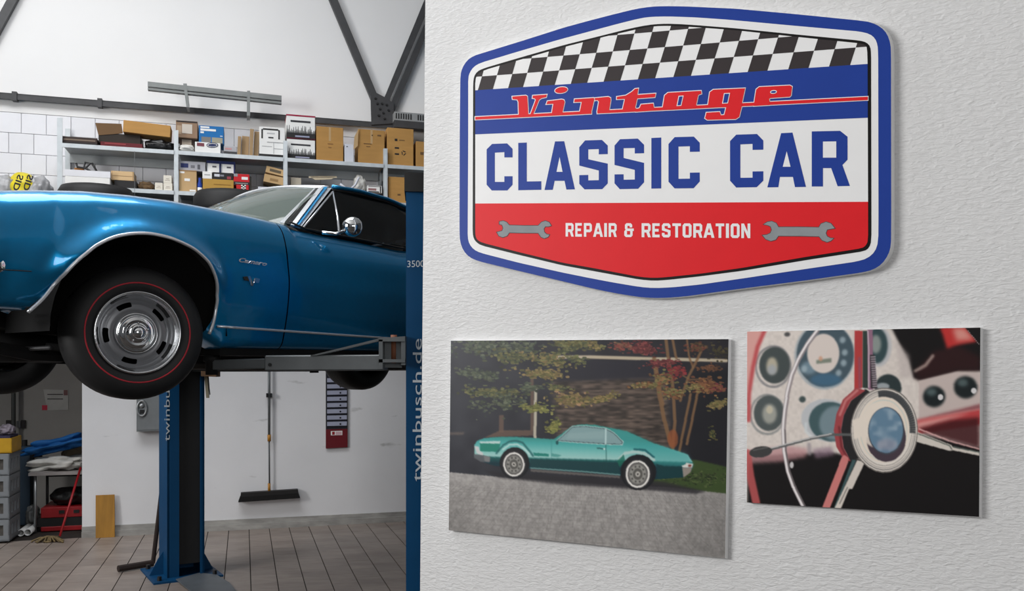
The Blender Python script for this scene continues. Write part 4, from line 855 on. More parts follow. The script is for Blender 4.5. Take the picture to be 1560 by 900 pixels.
# roof skin
ru = [ut, 1.62, 1.9, 2.12, 2.35, 2.6]; rz = [zt_, zt_+.008, zt_-.012, zt_-.04, zt_-.085, zt_-.15]
rr = carpx(618, 318, -.27); rz[3] = float(np.interp(2.12, [1.38, rr[0], 2.6], [zt_, rr[1], zt_-.15])); rz[2] = (rz[1]+rz[3])/2+.012
US = np.linspace(ut, 2.6, 24); V = []; nv = 17
for u in US:
    zz = float(np.interp(u, ru, rz))
    for j in range(nv):
        s = j/(nv-1); e = 1-(2*s-1)**2; f_ = (u-ut)/(2.6-ut); V.append(C(u-.11*e*max(0, 1-f_*4), -.265+(mir(-.265)+.265)*s, zz+.045*(e**.6)))
fixn(mk('roof', V, [(i*nv+j, i*nv+j+1, (i+1)*nv+j+1, (i+1)*nv+j) for i in range(len(US)-1) for j in range(nv-1)], m_paint, car, True, local=True))
V = []
for u in US:
    zz = float(np.interp(u, ru, rz))
    for j in range(nv):
        s_ = j/(nv-1); e = 1-(2*s_-1)**2; V.append(C(u+.02, -.285+(mir(-.285)+.285)*s_, zz-.022+.035*(e**.6)))
fixn(mk('headliner', V, [(i*nv+j, i*nv+j+1, (i+1)*nv+j+1, (i+1)*nv+j) for i in range(len(US)-1) for j in range(nv-1)], m_int, car, True, local=True))
V = [C(2.6, -.30, float(rz[-1])+.04), C(2.6, mir(-.30), float(rz[-1])+.04), C(3.05, mir(-.26), zcrest(3.05)+.01), C(3.05, -.26, zcrest(3.05)+.01)]
mk('rear_window', V, [(0, 1, 2, 3)], m_dglass, car, local=True)
for far in (False, True):
    f_ = mir if far else (lambda v: v)
    def T3(p): return C(p[0], f_(p[1]), p[2])
    def pv(x, y, v): u, z = carpx(x, y, v); return (u, v, z)
    # A pillar: blue between two chrome mouldings
    for nm, mm, b0, b1, t0, t1 in [('pillar_trim', m_bright, (443, 341.5), (449.5, 343), (486, 285), (493, 285)), ('a_pillar', m_paint, (448, 343), (454, 344), (492, 284.5), (499, 284.5)), ('drip_moulding', m_bright, (453.5, 344), (458.5, 345.5), (498, 285), (505, 286.5))]:
        pts = [pv(*b0, -.085), pv(*b1, -.065), pv(*t1, -.258), pv(*t0, -.275)]
        q = MB(); q.prism([T3(p) for p in pts], [T3((p[0]+.02, p[1]-.035, p[2]-.005)) for p in pts]); q.build(nm, mm, car, local=True)
    # second and third mouldings seen against the windscreen, rubber seal
    pts = [pv(426, 338.5, -.115), pv(432, 339.5, -.105), pv(481, 286.5, -.285), pv(478, 287, -.29)]
    q = MB(); q.prism([T3(p) for p in pts], [T3((p[0]+.01, p[1]-.02, p[2])) for p in pts]); q.build('inner_moulding', m_bright, car, local=True)
    pts = [pv(434, 340, -.10), pv(442, 341.5, -.09), pv(486, 286, -.278), pv(481, 286.5, -.285)]
    q = MB(); q.prism([T3(p) for p in pts], [T3((p[0]+.01, p[1]-.02, p[2])) for p in pts]); q.build('windshield_seal', m_black, car, local=True)
    # roof rail
    rp_ = [(float(u), -.262, float(np.interp(u, ru, rz))) for u in np.linspace(ut+.02, 2.6, 16)]
    q = MB(); q.tube([T3((a, b+.006, c_2+.006)) for a, b, c_2 in rp_], .013, 6); q.build('drip_rail', m_paint, car, True, True)
    q = MB(); q.tube([T3((a, b+.004, c_2-.014)) for a, b, c_2 in rp_], .010, 6); q.build('window_seal', m_black, car, True, True)
    # C pillar
    cp = [(2.32, -.02, zcrest(2.32)), (3.06, -.10, zcrest(3.06)), (2.62, -.27, float(rz[-1])), (2.42, -.265, float(np.interp(2.42, ru, rz)))]
    q = MB(); q.prism([T3(p) for p in cp], [T3((p[0], p[1]-.05, p[2])) for p in cp]); q.build('c_pillar', m_paint, car, local=True)
    # vent window and door glass
    pA = pv(462, 346.5, -.045); pB = pv(507, 292, -.245); pC_ = pv(517, 358, -.035)
    q = MB(); tri = [pA, pC_, pB]; q.prism([T3(p) for p in tri], [T3((p[0], p[1]-.006, p[2])) for p in tri]); vw = q.build('vent_window', m_dglass, car, local=True)
    q = MB(); q.tube([T3(p) for p in [pC_, pv(514, 330, -.13), pB]], [.009, .008, .006], 6); q.build('frame_bar', m_bright, vw, True, True)
    q = MB(); q.tube([T3(pA), T3(pv(484, 320, -.14)), T3(pB)], .006, 6); q.build('frame_edge', m_bright, vw, True, True)
    dg = [pC_, (2.3, -.03, zcrest(2.3)-.01), (2.42, -.255, float(np.interp(2.42, ru, rz))-.015), (1.9, -.258, float(np.interp(1.9, ru, rz))-.015), (pB[0]+.03, -.25, pB[2]+.02), pB]
    q = MB(); q.prism([T3((p[0]+.004, p[1], p[2])) for p in dg], [T3((p[0]+.004, p[1]-.006, p[2])) for p in dg]); q.build('door_glass', m_dglass, car, local=True)
    q = MB(); q.tube([T3((u, -.015, zcrest(u)+.002)) for u in np.linspace(UD+.06, 2.3, 14)], .006, 6); q.build('belt_moulding', m_black, car, True, True)
# interior
q = MB(); q.hexa([C(*p) for p in [(.95, -.16, 1.75), (2.6, -.16, 1.75), (2.6, mir(-.16), 1.75), (.95, mir(-.16), 1.75), (.95, -.15, 1.80), (2.6, -.15, 1.80), (2.6, mir(-.15), 1.80), (.95, mir(-.15), 1.80)]])
for f_ in ((lambda v: v), mir): q.hexa([C(p[0], f_(p[1]), p[2]) for p in [(.95, -.20, 1.75), (2.6, -.20, 1.75), (2.6, -.12, 1.75), (.95, -.12, 1.75), (.95, -.22, 2.34), (2.6, -.22, 2.34), (2.6, -.12, 2.34), (.95, -.12, 2.34)]])
q.build('cabin_tub', m_int, car, local=True)
q = MB(); q.hexa([C(*p) for p in [(.86, -.2, 2.1), (1.12, -.2, 2.1), (1.12, mir(-.2), 2.1), (.86, mir(-.2), 2.1), (.80, -.2, 2.38), (1.08, -.2, 2.36), (1.08, mir(-.2), 2.36), (.80, mir(-.2), 2.38)]]); q.build('dashboard', m_int, car, local=True)
for v in (-.48, -1.20):
    q = MB(); q.hexa([C(*p) for p in [(1.45, v+.24, 1.8), (1.95, v+.24, 1.8), (1.95, v-.24, 1.8), (1.45, v-.24, 1.8), (1.45, v+.23, 2.02), (1.95, v+.23, 1.98), (1.95, v-.23, 1.98), (1.45, v-.23, 2.02)]]); q.hexa([C(*p) for p in [(1.90, v+.23, 1.9), (2.02, v+.23, 1.9), (2.02, v-.23, 1.9), (1.90, v-.23, 1.9), (2.06, v+.20, 2.46), (2.14, v+.20, 2.46), (2.14, v-.20, 2.46), (2.06, v-.20, 2.46)]])
    bevel(q.build('bucket_seat', m_int, car, local=True), .03, 2)
q = MB(); q.hexa([C(*p) for p in [(2.3, -.3, 1.85), (2.6, -.3, 1.85), (2.6, mir(-.3), 1.85), (2.3, mir(-.3), 1.85), (2.5, -.3, 2.42), (2.6, -.3, 2.42), (2.6, mir(-.3), 2.42), (2.5, mir(-.3), 2.42)]]); q.build('rear_seat', m_int, car, local=True)
cc = Vector(C(1.28, -.48, 2.30)); ax = Vector((1, 0, .45)).normalized(); a_ = ax.orthogonal().normalized(); b_ = ax.cross(a_)
q = MB(); q.tube([cc+(a_*math.cos(t)+b_*math.sin(t))*.19 for t in np.linspace(0, 2*math.pi, 28)[:-1]], .012, 6, closed=True); q.tube([cc, cc-ax*.25], .02, 6)
for t in (.5, 2.6, 4.7): q.tube([cc, cc+(a_*math.cos(t)+b_*math.sin(t))*.19], .008, 5)
q.build('steering_wheel', m_black, car, True, True)
# door mirror
mu, mz = carpx(537, 345, .10)
q = MB(); q.lathe([(0, -.045), (.03, -.042), (.052, -.025), (.060, 0), (.056, .008), (.05, .004), (0, .004)], C(mu, .10, mz), (.72, .66, .05), 28); mr_ = q.build('door_mirror', m_chrome, car, True, True)
s1 = carpx(494, 353.5, .03); s2 = carpx(512, 356, .06); s3 = carpx(528, 350, .09)
q = MB(); q.tube([C(s1[0], .01, s1[1]), C(s2[0], .06, s2[1]), C(s3[0], .09, s3[1])], [.012, .010, .009], 8); q.build('stalk', m_chrome, mr_, True, True)
# badges on the fender
def on_side(u, z):
    zb, zc = zbot(u), zcrest(u); pz = (z-zb)/(zc-zb); kk = min(range(10, 65), key=lambda i: abs(PR[i][1]-pz)); return vside(u, kk)[0]
def badge(name, s, xa, ya, xb, yb, hpx, shear, bold=0.02):
    u0, z0 = carpx(xa, ya, .058); u1, z1 = carpx(xb, yb, .058); V, Fc = textmesh(s, 1, shear, bold); x0, x1 = V[:, 0].min(), V[:, 0].max(); hh = hpx/275.
    W = []
    for v in V:
        t = (v[0]-x0)/(x1-x0); u = u0+(u1-u0)*t; z = z0+(z1-z0)*t+v[1]/.73*hh; W.append(C(u, on_side(u, z)+.006, z))
    return mk(name, W, Fc, m_bright, car, local=True)
badge('script_badge', 'Camaro', 364, 398.5, 407, 405, 6.5, .45, .03)
def sidepoly(pts, name, m, lift, parent=car):
    W = []
    for x, y in pts:
        u, z = carpx(x, y, .058); W.append(C(u, on_side(u, z)+lift, z))
    q = MB(); q.prism(W, [(a, b+.004, c2) for a, b, c2 in W]); return q.build(name, m, parent, local=True)
eb = sidepoly([(376, 421), (380, 420.5), (383, 431), (386, 424), (389, 424.5), (384, 435.5), (381, 435)], 'engine_badge', m_chrome, .007)
sidepoly([(386.5, 423), (394.5, 425), (392.5, 431), (385.5, 430.5)], 'flag', m_chrome, .009, eb)
sidepoly([(369, 421.5), (375, 421), (378, 428), (371, 427)], 'flag', mat('badge_grey', (70, 66, 62), .4, metal=.6), .009, eb)
# ---- wheels
def wheel(name, u, v, steer, side, zc=1.765):
    w_ = bpy.data.objects.new(name, None); COL.objects.link(w_); w_.parent = car; w_.location = C(u, v, zc); w_.rotation_euler = (0, 0, steer if side > 0 else math.pi+steer)
    return w_
AXO = (0, -1, 0)                 # outwards
def wheel_parts(w_):
    q = MB(); q.lathe([(.200, -.01), (.212, .004), (.225, .011), (.245, .013), (.268, .010), (.295, -.004), (.316, -.026), (.327, -.050), (.330, -.075), (.330, -.180), (.326, -.205), (.300, -.235), (.25, -.25), (.20, -.24), (.195, -.1)], (0, 0, 0), AXO, 64); tyre = q.build('tyre', m_rubber, w_, True, True)
    q = MB(); q.lathe([(.2405, .0134), (.2405, .0148), (.2470, .0148), (.2470, .0134)], (0, 0, 0), AXO, 64); q.build('red_stripe', m_redst, tyre, True, True)
    for dy in (-.085, -.11, -.135):
        q = MB(); q.lathe([(.3302, dy-.004), (.3306, dy), (.3302, dy+.004)], (0, 0, 0), AXO, 48); q.build('tread_groove', m_black, tyre, True, True)
    q = MB(); q.lathe([(.201, -.012), (.2045, -.002), (.203, .008), (.196, .010), (.191, .004), (.188, -.012), (.180, -.018), (.176, -.032), (.166, -.052), (.158, -.058)], (0, 0, 0), AXO, 64); q.build('trim_ring', m_ring, w_, True, True)
    prof = [(.162, -.055), (.1545, -.0513)]+[(.1535-.025*k/10, float(np.interp(.1535-.025*k/10, [.120, .140, .152, .162], [-.038, -.042, -.050, -.055]))) for k in range(11)]+[(.120, -.038), (.106, -.042), (.100, -.046), (.0, -.046)]
    nA = 240; q = MB(); q.lathe(prof, (0, 0, 0), AXO, nA); keep = []
    for f_ in q.f:
        cx_ = sum(q.v[i_][0] for i_ in f_)/4; cz_ = sum(q.v[i_][2] for i_ in f_)/4; r_ = math.hypot(cx_, cz_); a_2 = math.degrees(math.atan2(cz_, cx_)); da = min(abs((a_2-41-72*k+180) % 360-180) for k in range(5))
        if (math.radians(da)/.25)**6+(abs(r_-.141)/.0127)**6 < 1: continue
        keep.append(f_)
    q.f = keep; disc = q.build('disc', m_rimg, w_, True, True)
    q = MB(); q.lathe([(.100, -.044), (.102, -.034), (.094, -.026), (.086, -.030), (.080, -.026), (.074, -.018), (.066, -.020), (.060, -.014), (.050, .002), (.040, .008), (.034, .006), (.030, .016), (.020, .024), (.010, .028), (0, .028)], (0, 0, 0), AXO, 48); q.build('centre_cap', m_chrome, w_, True, True)
    for k in range(5):
        t = math.radians(20+72*k); q = MB(); q.lathe([(0, .012), (.005, .011), (.0065, 0)], (.047*math.cos(t), -.002, .047*math.sin(t)), AXO, 8); q.build('cap_bolt', m_chrome, w_, True, True)
    q = MB(); q.lathe([(.0, -.19), (.16, -.19), (.16, -.07)], (0, 0, 0), AXO, 32); q.build('brake_drum', m_under, w_, True, True)
w0 = wheel('wheel', 0, -.012, math.radians(-15), 1); wheel_parts(w0)
# depth: car > wheel > tyre; the stripe, grooves and slots are the wheel's own pieces too
for o in [o for o in bpy.data.objects if o.parent and o.parent.name.split('.')[0] in ('tyre', 'disc')]:
    o.parent = w0
for (u, v, stt, sd) in ((0, mir(0), math.radians(-15), -1), (2.74, -.02, 0, 1), (2.74, mir(-.02), 0, -1)):
    w_ = wheel('wheel', u, v, stt, sd, 1.765 if u < 1 else 1.735)
    for ch in w0.children:
        k_ = ch.copy(); COL.objects.link(k_); k_.parent = w_

# ================================================================== TWO POST LIFT
m_lblue = mat('lift_blue_paint', (0, 66, 108), .55, var=.06, scale=8, spec=.25)
m_lgrey = mat('lift_arm_grey', (98, 102, 104), .45, metal=.25, var=.08, scale=10)
m_lett = mat('white_lettering', (200, 208, 214), .5, var=.02)
lift_axis = Vector((.72, -.69, 0)).normalized()
HCOL = 2.63
def column(loc, ax, label, name, depth=.30, wid=.36):
    """C-profile post; ax points to the car"""
    t = thing(name, loc, label, 'lift post'); s = ax.cross(Vector((0, 0, 1))).normalized()      # s: sideways
    L_ = Vector(loc)
    def bx(a0, a1, s0, s1, z0, z1): return [L_+ax*a+s*b+Vector((0, 0, z)) for z in (z0, z1) for a, b in ((a0, s0), (a1, s0), (a1, s1), (a0, s1))]
    return t, s, bx, L_
# far post: open side towards the car
pf = floorpx(277, 874); pf = Vector((pf.x, pf.y, 0)); NEAR = depthpx(634, 558, 4.78); NEAR.z = 0
axn = (NEAR-pf); axn.z = 0; axn.normalize()
ANG = math.radians(-58); axf = Vector((math.cos(ANG), math.sin(ANG), 0))
tF, sF, bF, LF = column(pf, axf, 'far blue steel lift post standing before the white wall', 'lift_post')
Wd = .135
q = MB(); q.hexa(bF(-.17, -.155, -Wd, Wd, .012, HCOL)); q.hexa(bF(-.155, .15, -Wd, -Wd+.014, .012, HCOL)); q.hexa(bF(-.155, .15, Wd-.014, Wd, .012, HCOL)); LEFT = 1 if sF.x < 0 else -1
q.hexa(bF(.136, .15, LEFT*Wd, LEFT*(Wd-.085), .012, HCOL)); q.hexa(bF(.136, .15, -LEFT*Wd, -LEFT*(Wd-.03), .012, HCOL))
q.build('post', m_lblue, tF)
q = MB(); q.hexa(bF(-.15, .120, -Wd+.018, Wd-.018, .10, HCOL-.05)); q.build('carriage_cover', m_black, tF)
q = MB(); q.hexa(bF(-.30, .26, -.25, .25, 0, .014)); q.build('base_plate', m_lblue, tF)
for a, b in ((-.26, -.2), (-.26, .2), (.2, -.2), (.2, .2)):
    c0_ = LF+axf*a+sF*b; q = MB(); q.lathe([(0, .045), (.016, .045), (.018, .014)], c0_, (0, 0, 1), 6); q.build('anchor_bolt', m_black, tF)
for b in (-1, 1):
    g_ = [LF+axf*.0+sF*(b*Wd)+Vector((0, 0, .014)), LF+axf*.0+sF*(b*(Wd+.10))+Vector((0, 0, .014)), LF+axf*.0+sF*(b*(Wd+.04))+Vector((0, 0, .13)), LF+axf*.0+sF*(b*Wd)+Vector((0, 0, .19))]
    q = MB(); q.prism(g_, [v-axf*.012 for v in g_]); q.build('gusset', m_lblue, tF)
# near post
axb = Vector((-.55, .835, 0)).normalized(); NW = .15
nl = depthpx(618.5, 558, 4.72); sN = Vector((1, .10, 0)).normalized(); aN = Vector((-.10, 1, 0)).normalized()
n0 = Vector((nl.x, nl.y, 0))
tN = thing('lift_post', n0+sN*.15+aN*.13, 'near blue steel lift post beside the white partition edge', 'lift post')
def bN(a0, a1, s0, s1, z0, z1): return [n0+aN*a+sN*b+Vector((0, 0, z)) for z in (z0, z1) for a, b in ((a0, s0), (a0, s1), (a1, s1), (a1, s0))]
zcap = 2.525
q = MB(); q.hexa(bN(0, .015, 0, .30, .012, zcap)); q.hexa(bN(.015, .24, 0, .014, .012, zcap)); q.hexa(bN(.015, .24, .286, .30, .012, zcap)); q.build('post', m_lblue, tN)
q = MB(); q.hexa(bN(.02, .2, .02, .28, .1, zcap-.04)); q.build('carriage_cover', m_black, tN)
q = MB(); q.hexa(bN(-.02, .26, -.008, .31, zcap, zcap+.10)); q.build('top_cap', m_black, tN)
q = MB(); q.hexa(bN(-.10, .34, -.12, .42, 0, .014)); q.build('base_plate', m_lblue, tN)
def npx(x, y):          # a point of the near post's face
    nrm = -aN; r = ray(x, y); t = n0.dot(nrm)/r.dot(nrm); p = r*t; return Vector((p.x, p.y, p.z+EYE))+nrm*.002
a_, b_, c_ = npx(642, 733), npx(642.5, 516), npx(627.5, 733)
textquad('lettering', 'twinbusch.de', a_, b_, c_, m_lett, tN, bold=.0)
textquad('lettering', '3500kg', npx(620.5, 407), npx(659, 406), npx(620.5, 396.5), m_lett, tN)
# lettering on the far post's sunlit cheek
def fpx(x, y):
    nrm = -sF if (-sF).y < 0 else sF
    o_ = LF+nrm*Wd; r = ray(x, y); t = o_.dot(nrm)/r.dot(nrm); p = r*t; return Vector((p.x, p.y, p.z+EYE))+nrm*.003
FPX = fpx
def lpx(x, y):
    o_ = LF+axf*.152; r = ray(x, y); t = o_.dot(axf)/r.dot(axf); p = r*t; return Vector((p.x, p.y, p.z+EYE))
textquad('lettering', 'twinbusch.de', lpx(258.5, 672), lpx(258.5, 522), lpx(249.5, 672), m_lett, tF)
# ---- arms
def barbox(p0, p1, w0, h0, w1=None, h1=None):
    p0, p1 = Vector(p0), Vector(p1); d = (p1-p0).normalized(); s = d.cross(Vector((0, 0, 1))).normalized(); w1 = w1 or w0; h1 = h1 or h0
    V = []
    for p, w_, h_ in ((p0, w0, h0), (p1, w1, h1)):
        V += [p-s*w_/2-Vector((0, 0, h_/2)), p+s*w_/2-Vector((0, 0, h_/2)), p+s*w_/2+Vector((0, 0, h_/2)), p-s*w_/2+Vector((0, 0, h_/2))]
    return V, [(0, 1, 2, 3), (7, 6, 5, 4), (0, 4, 5, 1), (1, 5, 6, 2), (2, 6, 7, 3), (3, 7, 4, 0)]
def armpart(loc, post, lab):
    o = bpy.data.objects.new('lift_arm', None); COL.objects.link(o); o.parent = post; o.location = Vector(loc)-Vector(post.location); o['label'] = lab; return o
arm = armpart(n0+Vector((0, 0, 1.5)), tN, 'grey telescopic lift arm under the near car sill')
pv_ = depthpx(588, 552, 4.74); tip = depthpx(408, 553, 4.80); pad = depthpx(328, 555.5, 4.86)
V, Fq = barbox(pv_, tip, .10, .082); q = MB(); q.add(V, Fq); bevel(q.build('outer_tube', m_lgrey, arm), .006)
V, Fq = barbox(tip+(pv_-tip)*.2, pad+Vector((0, 0, 0)), .07, .054); q = MB(); q.add(V, Fq); bevel(q.build('inner_tube', m_lgrey, arm), .004)
q = MB(); fr_ = [depthpx(x, y, 4.715) for x, y in [(472, 541.5), (482, 541.5), (580, 518.5), (588, 516.5), (584, 514.5), (575, 516)]]; q.prism(fr_, [v+Vector((0, .05, 0)) for v in fr_]); q.build('stiffener', m_lgrey, arm)
q = MB()
for z0, z1 in ((515, 520), (547, 552)):
    fr_ = [depthpx(x, y, 4.66) for x, y in [(577, z0), (617, z0-3 if z0 < 530 else z0), (617, z1), (577, z1)]]; q.prism(fr_, [v+Vector((0, .16, 0)) for v in fr_])
fr_ = [depthpx(x, y, 4.66) for x, y in [(577, 517), (583, 517), (583, 562), (577, 562)]]; q.prism(fr_, [v+Vector((0, .16, 0)) for v in fr_])
fr_ = [depthpx(x, y, 4.67) for x, y in [(611, 514), (617.5, 512), (617.5, 556), (611, 556)]]; q.prism(fr_, [v+Vector((0, .16, 0)) for v in fr_]); q.build('pivot_bracket', m_lgrey, arm)
q = MB(); q.lathe([(0, 0), (.017, 0), (.017, .15), (0, .15)], depthpx(600, 553, 4.73), (0, 0, 1), 12); q.build('pivot_pin', mat('rusty_steel', (120, 72, 48), .7, var=.3), arm, True)
q = MB(); fr_ = [depthpx(x, y, 4.72) for x, y in [(586, 520), (612, 520), (612, 560), (586, 560)]]; q.prism(fr_, [v+Vector((0, .02, 0)) for v in fr_]); q.build('back_plate', m_lgrey, arm)
q = MB(); q.lathe([(0, -.055), (.032, -.055), (.032, .012), (.045, .02), (.045, .05), (0, .05)], pad+Vector((-.02, 0, .0)), (0, 0, 1), 16); q.build('lift_pad', m_under, arm, True)
q = MB(); q.lathe([(0, .004), (.009, .004), (.010, 0)], depthpx(411, 555.5, 4.745), (0, -1, 0), 10); q.build('stop_screw', m_black, arm)
# second near arm, to the rear sill (mostly behind the post)
arm2 = armpart(n0+Vector((.15, .2, 1.5)), tN, 'grey lift arm reaching to the rear sill')
e2 = P0+CA*2.25+CN*(-.25); p2_ = n0+sN*.2+aN*.25
V, Fq = barbox((p2_.x, p2_.y, 1.60), (e2.x, e2.y, 1.60), .10, .08); q = MB(); q.add(V, Fq); q.build('outer_tube', m_lgrey, arm2)
q = MB(); q.lathe([(0, -.05), (.035, -.05), (.035, .06), (0, .06)], (e2.x, e2.y, 1.60), (0, 0, 1), 16); q.build('lift_pad', m_under, arm2, True)
# far arms
for k, (uu, lab) in enumerate(((.55, 'dark lift arm from the far post to the front sill'), (2.2, 'dark lift arm from the far post to the rear sill'))):
    a3 = armpart((LF.x+axf.x*.16, LF.y+axf.y*.16, 1.52), tF, lab); e3 = P0+CA*uu+CN*(mir(-.25))
    V, Fq = barbox((LF.x+axf.x*.17, LF.y+axf.y*.17, 1.60), (e3.x, e3.y, 1.60), .10, .08); q = MB(); q.add(V, Fq); q.build('outer_tube', m_under, a3)
    q = MB(); q.lathe([(0, -.05), (.035, -.05), (.035, .06), (0, .06)], (e3.x, e3.y, 1.60), (0, 0, 1), 16); q.build('lift_pad', m_under, a3, True)
# wooden block and tag hanging on the far post
wl = thing('wooden_block', B.px(322, 600, 1.2), 'small wooden block with a hanging strap beside the far lift post', 'wood block')
Dw = 6.70
q = MB(); fr_ = [depthpx(x, y, Dw) for x, y in [(306, 565), (329, 566), (329, 574), (306, 573)]]; q.prism(fr_, [v+Vector((0, .1, 0)) for v in fr_]); q.build('block', mat('raw_wood', (150, 116, 86), .8, var=.2), wl)
q = MB(); fr_ = [depthpx(x, y, Dw+.03) for x, y in [(311, 573), (316, 573), (318, 606), (314, 606)]]; q.prism(fr_, [v+Vector((0, .015, 0)) for v in fr_]); q.build('strap', mat('beige_strap', (150, 142, 120), .8), wl)
q = MB(); q.tube([depthpx(317.5, 573, Dw+.02), depthpx(318.5, 590, Dw+.02), depthpx(320, 601, Dw+.02)], .004, 5); q.build('cord', m_black, wl)
# grey cable cover on the floor
cv_ = [floorpx(x, y) for x, y in [(268, 886), (304, 876), (330, 879), (350, 889), (363, 905), (300, 910)]]
cv_ = [v+Vector((0, 0, z_)) for v, z_ in zip(cv_, (.0145, .0145, .0145, .002, 0, .004))]
q = MB(); q.prism([v+Vector((0, 0, .006)) for v in cv_], cv_); tag(q.build('cover_plate', mat('cover_grey', (96, 102, 108), .5)), 'flat grey steel cover plate on the tiles beside the far post base', 'cover plate')
# L-shaped prop bar leaning on the post
m_dbar = mat('dark_brown_bar', (44, 32, 28), .6, var=.2)
lb_ = thing('prop_bar', floorpx(232, 865), 'dark L shaped pry bar leaning against the far lift post', 'bar')
g0 = floorpx(180, 872); g1 = floorpx(233, 863); top = depthpx(246.5, 745, g1.y-.02)
q = MB(); q.tube([g0+Vector((0, 0, .03)), g1+Vector((0, 0, .03))], .026, 8); q.build('foot', m_dbar, lb_); q = MB(); q.tube([g1+Vector((0, 0, .03)), top], .018, 8); q.build('shaft', m_dbar, lb_)

# ================================================================== SHELVING ON THE LEDGE
OS = .45
ZT, ZM, ZL = 3.58, 3.21, 2.99
aL = B.sz(90, 250, OS)[0]; aR = 2.95
def plank(name, label, cat, boxes, m, kind=None):
    q = MB()
    for b in boxes: q.hexa(B.box(*b))
    o = q.build(name, m)
    return tag(o, label, cat, kind=kind)
led = thing('wall_ledge', B.at(.9, ZL-.06, 0), 'long grey steel ledge bracketed to the wall under the shelving', 'ledge')
q = MB(); q.hexa(B.box(aL-.1, aR, ZL-.05, ZL, 0, .86)); q.build('deck', m_conc, led); q = MB(); q.hexa(B.box(aL-.1, aR, ZL-.06, ZL+.004, .86, .875)); q.build('front_edge', m_white, led)
for a in np.linspace(aL, aR-.1, 6):
    q = MB(); p = [B.at(a, ZL-.05, 0), B.at(a, ZL-.05, .8), B.at(a, ZL-.45, 0)]; q.prism(p, [v+B.d*.03 for v in p]); q.build('bracket', m_steel, led)
ax_ = [B.sz(x, 240, OS)[0] for x in (90, 268, 435, 588)]+[aR]
su = thing('steel_shelving', B.at(.9, ZL, .25), 'galvanised steel boltless shelving run with two shelves above the ledge', 'shelving')
tops = [B.sz(90, 178, OS)[1], B.sz(268, 197, OS)[1], B.sz(435, 213, OS)[1], B.sz(588, 225, OS)[1], 3.75]
for i, a in enumerate(ax_):
    for o0 in (OS-.035, .04):
        q = MB(); w_ = .019 if i else .022; q.hexa(B.box(a-w_, a+w_, ZL, tops[i], o0, o0+.004)); q.hexa(B.box(a-w_, a-w_+.004, ZL, tops[i], o0-.03, o0)); q.hexa(B.box(a+.003, a+w_, ZL, tops[i]+.0, o0+.004, o0+.012)); q.build('upright', m_galv, su)
m_shelf = mat('shelf_grey', (168, 172, 173), .55, var=.05)
for i in range(4):
    for z, nm in ((ZT, 'top'), (ZM, 'mid')):
        q = MB(); q.hexa(B.box(ax_[i]+.02, ax_[i+1]-.02, z-.012, z, .05, OS-.03)); q.build('shelf_board', m_shelf, su)
        q = MB(); q.hexa(B.box(ax_[i]+.02, ax_[i+1]-.02, z-.034, z+.002, OS-.03, OS-.018)); q.build('shelf_edge', m_galv if z == ZT or True else m_galv, su)
        q = MB(); q.hexa(B.box(ax_[i]+.02, ax_[i+1]-.02, z-.09, z-.012, .05, .06)); q.build('back_rail', m_shelf, su)
# ---- boxes
colm = {}
def cm(r, g, b_, rough=.75):
    k = (r, g, b_)
    if k not in colm: colm[k] = mat('card_%d_%d_%d' % k, k, rough, var=.05, scale=8)
    return colm[k]
def sbox(label, x0, x1, yt, yb, off=.40, depth=.28, m=None, cat='box', zb=None, group=None, skew=0., name='storage_box', lid=None, tape=False, prints=(), sides=None):
    """a box whose front face is seen at the given place; zb: what it rests on. skew turns it about its own upright axis"""
    a0, zt0 = B.sz(x0, yt, off); a1, _ = B.sz(x1, yt, off); _, zb0 = B.sz((x0+x1)/2, yb, off)
    _, zt1 = B.sz((x0+x1)/2, yt, off)
    z0 = zb if zb is not None else zb0; z1 = z0+max(.015, zt1-zb0)
    t = thing(name, B.at((a0+a1)/2, z0, off-depth/2), label, cat, group)
    def pt(a, z, o):
        if skew:
            ca, sa = math.cos(skew), math.sin(skew); am = (a0+a1)/2; da, dz = a-am, z-z0; a, z = am+da*ca-dz*sa, z0+da*sa+dz*ca+abs(sa)*(a1-a0)/2
        return B.at(a, z, o)
    def bx(A0, A1, Z0, Z1, O0, O1): return [pt(A0, Z0, O1), pt(A1, Z0, O1), pt(A1, Z0, O0), pt(A0, Z0, O0), pt(A0, Z1, O1), pt(A1, Z1, O1), pt(A1, Z1, O0), pt(A0, Z1, O0)]
    q = MB(); q.hexa(bx(a0, a1, z0, z1, off-depth, off)); bevel(q.build('carton', m or m_card, t), .0025)
    W_, H_ = a1-a0, z1-z0
    if tape: q = MB(); q.hexa(bx(a0+W_*.46, a0+W_*.54, z0+H_*.6, z1+.0012, off-depth*.5, off+.0012)); q.build('tape', m_card2, t)
    if lid: q = MB(); q.hexa(bx(a0-.003, a1+.003, z1-H_*lid[0], z1+.002, off-depth-.002, off+.002)); q.build('lid', lid[1], t)
    for (u0, u1, v0, v1, pm) in prints:       # flat print on the front: fractions from the left and from the bottom
        if callable(u0): u0(t, pt, a0, W_, z0, H_, off); continue
        q = MB(); q.hexa(bx(a0+W_*u0, a0+W_*u1, z0+H_*v0, z0+H_*v1, off, off+.0015+.0004*(u0*7 % 3))); q.build('print', pm, t)
    return t, z1
K = m_ink; Wp = m_paper
navy = cm(30, 42, 92); crim = cm(150, 26, 60); blu = cm(12, 104, 168); grey = cm(150, 152, 154); dk = cm(34, 30, 30); beige = cm(182, 172, 154)
redp = cm(196, 24, 34); brown = cm(104, 76, 44); env = cm(160, 132, 96); lil = cm(206, 208, 216)
